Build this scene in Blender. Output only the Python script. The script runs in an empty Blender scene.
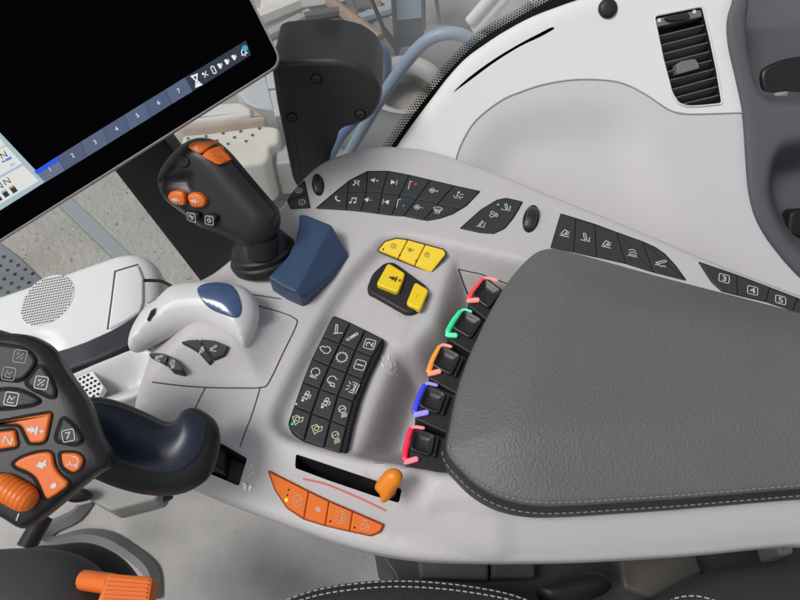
import bpy, math, random
import numpy as np
from mathutils import Vector
from mathutils.geometry import delaunay_2d_cdt
random.seed(7)
scene = bpy.context.scene
col = scene.collection
V = Vector

# ------------------------------------------------------------------ camera
PITCH = math.radians(58)
FPX = 640.0                      # focal length in pixels of the 800 px wide photograph
DIST = 0.60
CAM = np.array([0.0, -DIST * math.cos(PITCH), DIST * math.sin(PITCH)])
FWD = np.array([0.0, math.cos(PITCH), -math.sin(PITCH)])
UPV = np.array([0.0, math.sin(PITCH), math.cos(PITCH)])
RGT = np.array([1.0, 0.0, 0.0])
cd = bpy.data.cameras.new('camera')
cam = bpy.data.objects.new('camera', cd)
col.objects.link(cam)
cam.location = CAM
cam.rotation_euler = (math.pi / 2 - PITCH, 0, 0)
cd.sensor_width = 36
cd.lens = 36 * FPX / 800
cd.clip_start = 0.01
cd.clip_end = 500
scene.camera = cam


def ray(p):
    d = RGT * ((p[0] - 400) / FPX) + UPV * ((300 - p[1]) / FPX) + FWD
    return d


class Plane:
    def __init__(s, o, n, up=(0, 1, 0)):
        s.o = np.array(o, float)
        s.n = np.array(n, float)
        s.n /= np.linalg.norm(s.n)
        u = np.array(up, float)
        s.ex = np.cross(u, s.n)
        s.ex /= np.linalg.norm(s.ex)
        s.ey = np.cross(s.n, s.ex)

    def uv1(s, p, h=0.0):
        d = ray(p)
        t = ((s.o + s.n * h - CAM) @ s.n) / (d @ s.n)
        q = CAM + d * t - s.o
        return np.array([q @ s.ex, q @ s.ey])

    def at(s, p, h=0.0, hf=None):
        q = s.uv1(p, h)
        if hf is not None:
            for _ in range(5):
                hh = float(hf(np.array([q]))[0])
                q = s.uv1(p, h + hh)
        return q

    def uvs(s, pts, h=0.0, hf=None):
        return np.array([s.at(p, h, hf) for p in pts])

    def pt(s, uv, h=0.0):
        uv = np.asarray(uv, float)
        if uv.ndim == 1:
            return s.o + s.ex * uv[0] + s.ey * uv[1] + s.n * h
        h = np.asarray(h, float) * np.ones(len(uv))
        return s.o + uv[:, :1] * s.ex + uv[:, 1:2] * s.ey + h[:, None] * s.n


def along(p, dist):
    d = ray(p)
    return CAM + d / np.linalg.norm(d) * dist


def level(z):
    return Plane((0, 0, z), (0, 0, 1))


def atz(p, z):
    d = ray(p)
    return CAM + d * ((z - CAM[2]) / d[2])


def zc(ox, oy, s):
    return lambda pts: [(ox + x / s, oy + y / s) for x, y in pts]


# ------------------------------------------------------------------ 2D tools
def ccw(P):
    P = np.asarray(P, float)
    x, y = P[:, 0], P[:, 1]
    if np.sum(x * np.roll(y, -1) - np.roll(x, -1) * y) < 0:
        P = P[::-1]
    return P


def spline(pts, n=6, closed=True):
    P = np.asarray(pts, float)
    N = len(P)
    out = []
    rng = range(N if closed else N - 1)
    for i in rng:
        if closed:
            a, b, c, d = P[i - 1], P[i], P[(i + 1) % N], P[(i + 2) % N]
        else:
            a, b, c, d = P[max(i - 1, 0)], P[i], P[i + 1], P[min(i + 2, N - 1)]
        for k in range(n):
            t = k / n
            out.append(0.5 * ((2 * b) + (c - a) * t + (2 * a - 5 * b + 4 * c - d) * t * t + (3 * b - a - 3 * c + d) * t ** 3))
    if not closed:
        out.append(P[-1])
    return np.array(out)


def rnd(P, r, seg=4):
    P = np.asarray(P, float)
    N = len(P)
    out = []
    for i in range(N):
        a, b, c = P[i - 1], P[i], P[(i + 1) % N]
        la, lc = np.linalg.norm(a - b), np.linalg.norm(c - b)
        if la < 1e-9 or lc < 1e-9:
            continue
        ca, cb = (a - b) / la, (c - b) / lc
        if ca @ cb < -0.985:
            out.append(b)
            continue
        rr = min(r, la * 0.45, lc * 0.45)
        p, q = b + ca * rr, b + cb * rr
        for k in range(seg + 1):
            t = k / seg
            out.append((1 - t) ** 2 * p + 2 * t * (1 - t) * b + t * t * q)
    return np.array(out)


def inset(P, d):
    P = np.asarray(P, float)
    a = P - np.roll(P, 1, 0)
    b = np.roll(P, -1, 0) - P
    a /= np.maximum(np.linalg.norm(a, axis=1, keepdims=True), 1e-12)
    b /= np.maximum(np.linalg.norm(b, axis=1, keepdims=True), 1e-12)
    na = np.stack([-a[:, 1], a[:, 0]], 1)
    nb = np.stack([-b[:, 1], b[:, 0]], 1)
    m = na + nb
    l = np.maximum((m * m).sum(1, keepdims=True), 0.5)
    Q = P + m * (2 * d / l)
    if d > 0:                                   # corners that an inset turns inside out are merged to a point
        N = len(P)
        bad = (((np.roll(Q, -1, 0) - Q) * b).sum(1)) <= 0
        if bad.any() and not bad.all():
            s0 = next(i for i in range(N) if not bad[i - 1])
            i = 0
            while i < N:
                k = (s0 + i) % N
                if bad[k]:
                    run = [k]
                    while bad[(run[-1]) % N] and len(run) < N:
                        run.append((run[-1] + 1) % N)
                    Q[run] = Q[run].mean(0)
                    i += len(run)
                else:
                    i += 1
    return Q


def resample(P, step, closed=True):
    P = np.asarray(P, float)
    Q = np.vstack([P, P[:1]]) if closed else P
    out = []
    for i in range(len(Q) - 1):
        L = np.linalg.norm(Q[i + 1] - Q[i])
        n = max(1, int(math.ceil(L / step)))
        for k in range(n):
            out.append(Q[i] + (Q[i + 1] - Q[i]) * k / n)
    if not closed:
        out.append(Q[-1])
    return np.array(out)


def uniform(P, step):
    P = np.asarray(P, float)
    s = np.concatenate([[0], np.cumsum(np.linalg.norm(np.diff(P, axis=0), axis=1))])
    t = np.arange(0, s[-1], step)
    return np.stack([np.interp(t, s, P[:, 0]), np.interp(t, s, P[:, 1])], 1)


def sdf(pts, poly):
    """signed distance, positive inside"""
    pts = np.asarray(pts, float)
    poly = np.asarray(poly, float)
    A, B = poly, np.roll(poly, -1, 0)
    res = np.empty(len(pts))
    for s in range(0, len(pts), 4000):
        p = pts[s:s + 4000][:, None, :]
        ab = (B - A)[None]
        t = np.clip(((p - A) * ab).sum(2) / np.maximum((ab * ab).sum(2), 1e-18), 0, 1)
        dd = np.sqrt((((A + t[..., None] * ab) - p) ** 2).sum(2)).min(1)
        y0, y1 = A[None, :, 1], B[None, :, 1]
        px, py = p[..., 0], p[..., 1]
        cond = (y0 > py) != (y1 > py)
        xi = A[None, :, 0] + (py - y0) * (B[None, :, 0] - A[None, :, 0]) / np.where(np.abs(y1 - y0) < 1e-15, 1e-15, y1 - y0)
        ins = (cond & (px < xi)).sum(1) % 2 == 1
        res[s:s + 4000] = np.where(ins, dd, -dd)
    return res


def sstep(x):
    x = np.clip(x, 0, 1)
    return x * x * (3 - 2 * x)


def zone(poly, w):
    return lambda uv: sstep(sdf(uv, poly) / w)


def zero(uv):
    return np.zeros(len(uv))


# ------------------------------------------------------------------ mesh building
class MB:
    def __init__(s):
        s.v, s.f, s.m, s.mats, s.flat = [], [], [], [], []

    def mi(s, mat):
        if mat not in s.mats:
            s.mats.append(mat)
        return s.mats.index(mat)

    def add(s, verts, faces, mat, flat=()):
        o = len(s.v)
        s.v.extend([tuple(map(float, q)) for q in verts])
        if isinstance(mat, (list, tuple, np.ndarray)):
            ms = list(mat)
        else:
            ms = [s.mi(mat)] * len(faces)
        s.flat.extend(len(s.f) + k for k in flat)
        for f, m in zip(faces, ms):
            s.f.append(tuple(int(i) + o for i in f))
            s.m.append(m)
        return s

    def build(s, name, parent=None, label=None, angle=38, weld=False):
        me = bpy.data.meshes.new(name)
        P = np.array(s.v)
        org = np.zeros(3)
        if parent is None:
            org = (P.min(0) + P.max(0)) / 2
            org[2] = P[:, 2].min()
        me.from_pydata([tuple(q) for q in (P - org)], [], s.f)
        for m in s.mats:
            me.materials.append(m)
        me.polygons.foreach_set('material_index', s.m)
        fl = set(s.flat)
        me.polygons.foreach_set('use_smooth', [k not in fl for k in range(len(s.f))])
        if weld:
            import bmesh
            bm = bmesh.new()
            bm.from_mesh(me)
            bmesh.ops.remove_doubles(bm, verts=bm.verts, dist=2e-5)
            bmesh.ops.recalc_face_normals(bm, faces=bm.faces)
            bm.to_mesh(me)
            bm.free()
        me.update()
        try:
            me.set_sharp_from_angle(angle=math.radians(angle))
        except Exception:
            pass
        if fl and not weld:
            me.polygons.foreach_set('use_smooth', [k not in fl for k in range(len(s.f))])
            me.update()
        o = bpy.data.objects.new(name, me)
        col.objects.link(o)
        if parent is None:
            o.location = org
        else:
            o.parent = parent
            w = np.zeros(3)
            q = parent
            while q is not None:
                w += np.array(q.location)
                q = q.parent
            o.location = -w
        if label:
            o['label'] = label
        return o


def tag(o, label=None, cat=None, group=None, kind=None):
    if label: o['label'] = label
    if cat: o['category'] = cat
    if group: o['group'] = group
    if kind: o['kind'] = kind
    return o


def empty(name, loc, label, cat, group=None):
    o = bpy.data.objects.new(name, None)
    o.empty_display_size = 0.02
    col.objects.link(o)
    o.location = loc
    return tag(o, label, cat, group)


def slab(mb, plane, poly, h0, h1, mat, bevel=0.001, hf=None, seg=3, bottom=False, dome=0.0):
    """prism over a polygon of plane coordinates, top edge rounded"""
    P = ccw(poly)
    N = len(P)
    prof = [(0.0, h0), (0.0, h1 - bevel)]
    for k in range(1, seg + 1):
        a = k / seg * math.pi / 2
        prof.append((bevel * (1 - math.cos(a)), h1 - bevel + bevel * math.sin(a)))
    V_, F_ = [], []
    for d, h in prof:
        Q = inset(P, d) if d else P
        hh = np.full(N, h)
        if hf is not None:
            hh = hh + hf(Q)
        V_.extend(plane.pt(Q, hh))
    R = len(prof)
    for r in range(R - 1):
        for i in range(N):
            j = (i + 1) % N
            F_.append((r * N + i, r * N + j, (r + 1) * N + j, (r + 1) * N + i))
    flat = []
    if dome is not None and dome != 0:
        Q0 = inset(P, bevel)
        cen = Q0.mean(0)
        for k, sc in enumerate((.8, .55, .3, .05)):
            Q = cen + (Q0 - cen) * sc
            hh = np.full(N, h1 + dome * (1 - sc * sc))
            if hf is not None:
                hh = hh + hf(Q)
            o = len(V_)
            V_.extend(plane.pt(Q, hh))
            for i in range(N):
                j = (i + 1) % N
                F_.append((o - N + i, o - N + j, o + j, o + i))
        F_.append(tuple(len(V_) - N + i for i in range(N)))
    else:
        flat = [len(F_)]
        F_.append(tuple((R - 1) * N + i for i in range(N)))
    if bottom:
        F_.append(tuple(N - 1 - i for i in range(N)))
    mb.add(V_, F_, mat, flat)


def ribbon(mb, plane, pts, w, mat, h=0.0, hf=None, closed=False, bump=0.0):
    """flat strip of width w along plane coordinates"""
    P = np.asarray(pts, float)
    N = len(P)
    if closed:
        a = P - np.roll(P, 1, 0)
        b = np.roll(P, -1, 0) - P
    else:
        d = np.diff(P, axis=0)
        a = np.vstack([d[:1], d])
        b = np.vstack([d, d[-1:]])
    a = a / np.maximum(np.linalg.norm(a, axis=1, keepdims=True), 1e-12)
    b = b / np.maximum(np.linalg.norm(b, axis=1, keepdims=True), 1e-12)
    m = np.stack([-(a + b)[:, 1], (a + b)[:, 0]], 1)
    l = np.maximum((m * m).sum(1, keepdims=True), 0.6)
    m = m * 2 / l
    L, R = P + m * w / 2, P - m * w / 2
    def hh(Q):
        x = np.full(len(Q), h)
        return x + hf(Q) if hf is not None else x
    vs = [L]
    if bump:
        vs.append(P)
    vs.append(R)
    V_ = []
    for k, Q in enumerate(vs):
        x = hh(Q)
        if bump and k == 1:
            x = x + bump
        V_.extend(plane.pt(Q, x))
    F_ = []
    M = N if closed else N - 1
    for k in range(len(vs) - 1):
        for i in range(M):
            j = (i + 1) % N
            F_.append((k * N + i, (k + 1) * N + i, (k + 1) * N + j, k * N + j))
    mb.add(V_, F_, mat)


def fill(mb, plane, pts, mat, h=0.0, hf=None):
    P = ccw(pts)
    x = np.full(len(P), h)
    if hf is not None:
        x = x + hf(P)
    mb.add(plane.pt(P, x), [tuple(range(len(P)))], mat)


def relief_mesh(plane, outline, hf, step, rings=(), cuts=(), grid_from=None):
    """triangulated height field inside an outline; cuts = [(poly, depth, material)] are crisp recesses.
       returns uv, h, faces, cut index per face, outline count"""
    O = resample(ccw(outline), step)
    pts = list(O)
    edges = [(i, (i + 1) % len(O)) for i in range(len(O))]
    n0 = len(O)
    cutp = []
    for poly, depth, m in cuts:
        A = resample(ccw(poly), step)
        B = inset(A, 0.0005)
        cutp.append((A, B))
        for Q in (A, B):
            o = len(pts)
            pts.extend(Q)
            edges += [(o + i, o + (i + 1) % len(Q)) for i in range(len(Q))]
    for d in rings:
        Q = inset(O, d)
        s = sdf(Q, O)
        pts.extend(Q[s > d * 0.85])
    lo, hi = O.min(0), O.max(0)
    gx = np.arange(lo[0], hi[0], step)
    gy = np.arange(lo[1], hi[1], step)
    G = np.array([(x + (step / 2 if k % 2 else 0), y) for k, y in enumerate(gy) for x in gx])
    s = sdf(G, O)
    keep = s > (grid_from if grid_from else step * 0.4)
    for A, B in cutp:
        keep &= np.abs(sdf(G, A)) > step * 0.35
    pts.extend(G[keep])
    vs, es, fs, *_ = delaunay_2d_cdt([V((float(p[0]), float(p[1]))) for p in pts], edges, [], 0, 1e-7)
    UV = np.array([(q.x, q.y) for q in vs])
    F = np.array([f for f in fs if len(f) == 3])
    C = UV[F].mean(1)
    F = F[sdf(C, O) > 0]
    C = UV[F].mean(1)
    h = hf(UV)
    ci = np.full(len(F), -1)
    for k, ((poly, depth, m), (A, B)) in enumerate(zip(cuts, cutp)):
        h = h - depth * np.clip((sdf(UV, A)) / 0.00045, 0, 1)
        ci[sdf(C, A) > 0] = k
    # orientation
    a, b, c = UV[F[:, 0]], UV[F[:, 1]], UV[F[:, 2]]
    neg = ((b - a)[:, 0] * (c - a)[:, 1] - (b - a)[:, 1] * (c - a)[:, 0]) < 0
    F[neg] = F[neg][:, ::-1]
    return UV, h, F, ci, O


def relief(mb, plane, outline, hf, step, mat, fillet=0.0, skirt=(), cuts=(), skirt_mat=None):
    O0 = ccw(outline)
    if fillet:
        def hfun(uv):
            d = np.clip(sdf(uv, O0), 0, fillet) / fillet
            return hf(uv) - fillet * (1 - np.sqrt(np.maximum(1 - (1 - d) ** 2, 0)))
        rings = [fillet * x for x in (0.03, 0.12, 0.28, 0.5, 0.75)]
    else:
        hfun, rings = hf, []
    UV, h, F, ci, O = relief_mesh(plane, O0, hfun, step, rings, cuts, fillet + step * .4 if fillet else None)
    ms = [mb.mi(mat) if k < 0 else mb.mi(cuts[k][2]) for k in ci]
    mb.add(plane.pt(UV, h), F, ms)
    if skirt:
        N = len(O)
        h0 = hfun(O)
        V_ = list(plane.pt(O, h0))
        for d, dz in skirt:
            V_.extend(plane.pt(inset(O, d) if d else O, h0 + dz))
        F_ = []
        for r in range(len(skirt)):
            for i in range(N):
                j = (i + 1) % N
                F_.append(((r + 1) * N + i, (r + 1) * N + j, r * N + j, r * N + i))
        mb.add(V_, F_, skirt_mat or mat)
    return hfun


def pillow_h(outline, T, R, extra=None, blur=True):
    O = ccw(outline)
    def raw(uv):
        d = np.clip(sdf(uv, O), 0, R) / R
        return T * np.sqrt(np.maximum(1 - (1 - d) ** 2, 0))
    lo, hi = O.min(0) - R * .1, O.max(0) + R * .1
    n = 70
    st = max(hi - lo) / n
    nx, ny = int((hi[0] - lo[0]) / st) + 2, int((hi[1] - lo[1]) / st) + 2
    gx, gy = np.meshgrid(lo[0] + np.arange(nx) * st, lo[1] + np.arange(ny) * st, indexing='ij')
    g = raw(np.stack([gx.ravel(), gy.ravel()], 1)).reshape(nx, ny)
    b = g.copy()
    for _ in range(10):
        p = np.pad(b, 1, mode='edge')
        b = (p[:-2, 1:-1] + p[2:, 1:-1] + p[1:-1, :-2] + p[1:-1, 2:] + 2 * b) / 6
    def hf(uv):
        uv = np.asarray(uv, float)
        d = sdf(uv, O)
        q = (uv - lo) / st
        i = np.clip(q[:, 0].astype(int), 0, nx - 2)
        j = np.clip(q[:, 1].astype(int), 0, ny - 2)
        fx, fy = np.clip(q[:, 0] - i, 0, 1), np.clip(q[:, 1] - j, 0, 1)
        bl = b[i, j] * (1 - fx) * (1 - fy) + b[i + 1, j] * fx * (1 - fy) + b[i, j + 1] * (1 - fx) * fy + b[i + 1, j + 1] * fx * fy
        w = sstep((d / R - 0.15) / 0.5)
        h = np.clip(raw(uv) * (1 - w) + bl * w, 0, None)
        if extra is not None:
            h = h + extra(uv) * sstep(d / (R * .5))
        return h
    return hf


def pillow(mb, plane, outline, Tf, Tb, R, step, mat, extra=None, base=None):
    O = ccw(outline)
    hf = pillow_h(O, Tf, R, extra)
    rings = [R * x for x in (0.01, 0.05, 0.13, 0.25, 0.42, 0.62)]
    b0 = base or zero
    for sgn, T in ((1, Tf), (-1, Tb)):
        f = (lambda uv: b0(uv) + hf(uv)) if sgn > 0 else (lambda uv: b0(uv) - pillow_h(O, T, R)(uv))
        UV, h, F, ci, _ = relief_mesh(plane, O, f, step, rings, (), R * .7)
        if sgn < 0:
            F = F[:, ::-1]
        mb.add(plane.pt(UV, h), F, mat)
    return lambda uv: b0(uv) + hf(uv)


def tube(mb, path, radii, mat, n=14, cap=True):
    P = np.array(path, float)
    if np.isscalar(radii):
        radii = [radii] * len(P)
    V_, F_ = [], []
    T = np.gradient(P, axis=0)
    T /= np.linalg.norm(T, axis=1, keepdims=True)
    a = np.array([0, 0, 1.0]) if abs(T[0][2]) < 0.9 else np.array([1.0, 0, 0])
    for i in range(len(P)):
        x = np.cross(a, T[i]); x /= np.linalg.norm(x)
        y = np.cross(T[i], x)
        a = np.cross(x, T[i]) * -1 if False else y
        for k in range(n):
            t = 2 * math.pi * k / n
            V_.append(P[i] + radii[i] * (math.cos(t) * x + math.sin(t) * y))
        a = y
    for i in range(len(P) - 1):
        for k in range(n):
            j = (k + 1) % n
            F_.append((i * n + k, i * n + j, (i + 1) * n + j, (i + 1) * n + k))
    if cap:
        F_.append(tuple(reversed(range(n))))
        F_.append(tuple((len(P) - 1) * n + k for k in range(n)))
    mb.add(V_, F_, mat)


def lathe(mb, base, axis, prof, mat, n=48):
    """prof = [(height along axis, radius)]"""
    A = np.array(axis, float); A /= np.linalg.norm(A)
    x = np.cross(A, [0, 1, 0.3]); x /= np.linalg.norm(x)
    y = np.cross(A, x)
    V_, F_ = [], []
    for h, r in prof:
        for k in range(n):
            t = 2 * math.pi * k / n
            V_.append(np.array(base) + A * h + r * (math.cos(t) * x + math.sin(t) * y))
    for i in range(len(prof) - 1):
        for k in range(n):
            j = (k + 1) % n
            F_.append((i * n + k, i * n + j, (i + 1) * n + j, (i + 1) * n + k))
    F_.append(tuple((len(prof) - 1) * n + k for k in range(n)))
    mb.add(V_, F_, mat)


# ------------------------------------------------------------------ materials
def mat(name, base, rough=0.5, spec=0.5, bump=0.0, bscale=300.0, vary=0.04, metal=0.0, coat=0.0, voronoi=False, emit=None, estr=0.0, vscale=12.0, bdist=0.001):
    m = bpy.data.materials.new(name)
    m.use_nodes = True
    nt = m.node_tree
    b = nt.nodes['Principled BSDF']
    b.inputs['Roughness'].default_value = rough
    b.inputs['Metallic'].default_value = metal
    b.inputs['Specular IOR Level'].default_value = spec
    b.inputs['Coat Weight'].default_value = coat
    tc = nt.nodes.new('ShaderNodeTexCoord')
    nz = nt.nodes.new('ShaderNodeTexNoise')
    nz.inputs['Scale'].default_value = vscale
    nz.inputs['Detail'].default_value = 6
    nt.links.new(tc.outputs['Object'], nz.inputs['Vector'])
    mx = nt.nodes.new('ShaderNodeMix')
    mx.data_type = 'RGBA'
    c = list(base) + [1]
    mx.inputs[6].default_value = [max(0, x * (1 - vary)) for x in base] + [1]
    mx.inputs[7].default_value = [min(1, x * (1 + vary)) for x in base] + [1]
    nt.links.new(nz.outputs['Fac'], mx.inputs[0])
    nt.links.new(mx.outputs[2], b.inputs['Base Color'])
    if bump:
        if voronoi:
            t2 = nt.nodes.new('ShaderNodeTexVoronoi')
            t2.feature = 'SMOOTH_F1'
            out = t2.outputs['Distance']
        else:
            t2 = nt.nodes.new('ShaderNodeTexNoise')
            t2.inputs['Detail'].default_value = 3
            out = t2.outputs['Fac']
        t2.inputs['Scale'].default_value = bscale
        if voronoi:
            # warp so that the grain is irregular
            wn = nt.nodes.new('ShaderNodeTexNoise')
            wn.inputs['Scale'].default_value = bscale * .6
            ad = nt.nodes.new('ShaderNodeMixRGB')
            ad.blend_type = 'LINEAR_LIGHT'
            ad.inputs['Fac'].default_value = 0.0007
            nt.links.new(tc.outputs['Object'], ad.inputs['Color1'])
            nt.links.new(wn.outputs['Color'], ad.inputs['Color2'])
            nt.links.new(ad.outputs['Color'], t2.inputs['Vector'])
        else:
            nt.links.new(tc.outputs['Object'], t2.inputs['Vector'])
        bp = nt.nodes.new('ShaderNodeBump')
        bp.inputs['Strength'].default_value = bump
        bp.inputs['Distance'].default_value = bdist
        nt.links.new(out, bp.inputs['Height'])
        nt.links.new(bp.outputs['Normal'], b.inputs['Normal'])
    if emit:
        b.inputs['Emission Color'].default_value = list(emit) + [1]
        b.inputs['Emission Strength'].default_value = estr
    return m


M_CON = mat('console plastic', (0.525, 0.508, 0.515), 0.40, 0.45, 0.35, 1300, 0.05, vscale=5)
M_HAND = mat('hand rest plastic', (0.66, 0.655, 0.665), 0.34, 0.4, 0.06, 1400, 0.02)
M_TRIML = mat('shaded lower trim', (0.60, 0.585, 0.61), 0.5, 0.35, 0.15, 1200, 0.02)  # greyer lilac plastic, with part of the recess shading put into its colour
M_TRIM = mat('trim plastic', (0.75, 0.745, 0.745), 0.5, 0.35, 0.25, 1200, 0.02)
M_WHITE = mat('dash plastic', (0.80, 0.82, 0.82), 0.45, 0.4, 0.05, 900, 0.02)
M_KEY = mat('key rubber', (0.036, 0.040, 0.043), 0.5, 0.35, 0.08, 2500, 0.1)
M_BASE = mat('key bed', (0.012, 0.012, 0.013), 0.5, 0.3)
M_PIT = mat('dark pit', (0.012, 0.012, 0.013), 0.7, 0.2)
M_SEAM = mat('seam', (0.06, 0.06, 0.062), 0.7, 0.2)
M_GRIP = mat('grip rubber', (0.022, 0.022, 0.024), 0.36, 0.45, 0.12, 1500, 0.1)
M_BLACK = mat('black plastic', (0.018, 0.018, 0.019), 0.5, 0.4, 0.08, 900, 0.1)
M_NAVY = mat('navy plastic', (0.036, 0.068, 0.138), 0.42, 0.4, 0.06, 1500, 0.05)
M_NAVYD = mat('dark navy soft touch', (0.014, 0.022, 0.042), 0.36, 0.5, 0.05, 1500, 0.08)
M_NAVYG = mat('glossy navy', (0.055, 0.095, 0.20), 0.22, 0.5, 0.0, 100, 0.05, coat=0.3)
M_ORG = mat('orange plastic', (0.80, 0.17, 0.022), 0.38, 0.4, 0.05, 1500, 0.04)
M_ORG2 = mat('amber plastic', (0.80, 0.24, 0.012), 0.35, 0.4, 0.05, 1500, 0.04)
M_YEL = mat('yellow plastic', (0.88, 0.62, 0.02), 0.4, 0.4, 0.05, 1500, 0.04)
M_ICON = mat('icon white', (0.60, 0.60, 0.585), 0.6, 0.2)
M_MARK = mat('printed white', (0.93, 0.93, 0.92), 0.6, 0.2)
M_ICONG = mat('icon grey', (0.36, 0.33, 0.31), 0.6, 0.2)
M_ICONO = mat('icon on orange', (0.62, 0.35, 0.22), 0.6, 0.2)
M_ICOND = mat('icon dark', (0.06, 0.05, 0.03), 0.6, 0.2)
M_ICONL = mat('icon pale', (0.68, 0.67, 0.68), 0.6, 0.2)
M_RED = mat('icon red', (0.6, 0.04, 0.05), 0.6, 0.2)
M_BLUE = mat('icon blue', (0.08, 0.3, 0.75), 0.6, 0.2)
M_LEDG = mat('green led', (0.05, 0.5, 0.25), 0.4, 0.3, emit=(0.1, 1, 0.5), estr=0.8)
M_LEDY = mat('yellow led', (0.7, 0.6, 0.02), 0.4, 0.3, emit=(1, 0.85, 0.05), estr=0.7)
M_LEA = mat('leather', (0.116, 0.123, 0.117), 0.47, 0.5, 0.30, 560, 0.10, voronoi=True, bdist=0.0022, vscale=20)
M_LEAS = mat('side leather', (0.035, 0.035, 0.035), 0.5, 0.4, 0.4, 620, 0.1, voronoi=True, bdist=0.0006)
M_SEAT = mat('seat leather', (0.030, 0.031, 0.033), 0.45, 0.4, 0.5, 420, 0.1, voronoi=True, bdist=0.0008)
M_THREAD = mat('thread', (0.26, 0.26, 0.25), 0.8, 0.1)
M_THREADW = mat('pale thread', (0.42, 0.42, 0.41), 0.8, 0.1)
M_CARPET = mat('carpet', (0.43, 0.42, 0.412), 0.95, 0.05, 0.55, 520, 0.26, vscale=16, bdist=0.003)
M_HEM = mat('carpet hem', (0.19, 0.19, 0.195), 0.9, 0.05, 0.6, 700, 0.1)
M_GREYP = mat('grey plastic', (0.10, 0.102, 0.115), 0.6, 0.3, 0.2, 900, 0.06)
M_DGREY = mat('dark frame', (0.05, 0.05, 0.052), 0.5, 0.4, 0.1, 300, 0.2)
M_MGREY = mat('mid grey plastic', (0.30, 0.30, 0.29), 0.55, 0.3, 0.1, 600, 0.1)
M_PINK = mat('pink pinstripe', (0.62, 0.17, 0.11), 0.5, 0.3)
M_VENT = mat('vent black', (0.022, 0.022, 0.024), 0.45, 0.4)
M_VENTS = mat('vent slat', (0.17, 0.17, 0.175), 0.4, 0.5)
M_GLASSB = mat('screen glass', (0.0015, 0.0015, 0.002), 0.25, 0.0, vary=0.0)
M_BEZEL = mat('bezel metal', (0.42, 0.38, 0.38), 0.35, 0.5, metal=0.4)
M_STRIP = mat('dash band', (0.055, 0.060, 0.07), 0.14, 0.6, coat=0.3)
M_STEEL = mat('worn steel', (0.42, 0.42, 0.41), 0.5, 0.4, 0.3, 60, 0.3, vscale=6)


def screen(name, c, s=1.0):
    return mat(name, tuple(x * .15 for x in c), 0.5, 0.1, emit=c, estr=s, vary=0.0)


# ------------------------------------------------------------------ icons
def arc(cx, cy, r, a0, a1, n=14, ry=None):
    ry = ry or r
    return [(cx + r * math.cos(math.radians(a0 + (a1 - a0) * i / n)), cy + ry * math.sin(math.radians(a0 + (a1 - a0) * i / n))) for i in range(n + 1)]


def circ(cx, cy, r, n=18):
    return arc(cx, cy, r, 0, 360 * (n - 1) / n, n - 1)


def rrect(x0, y0, x1, y1, r=.3):
    return [tuple(q) for q in rnd([(x0, y0), (x1, y0), (x1, y1), (x0, y1)], r, 4)]


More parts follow.
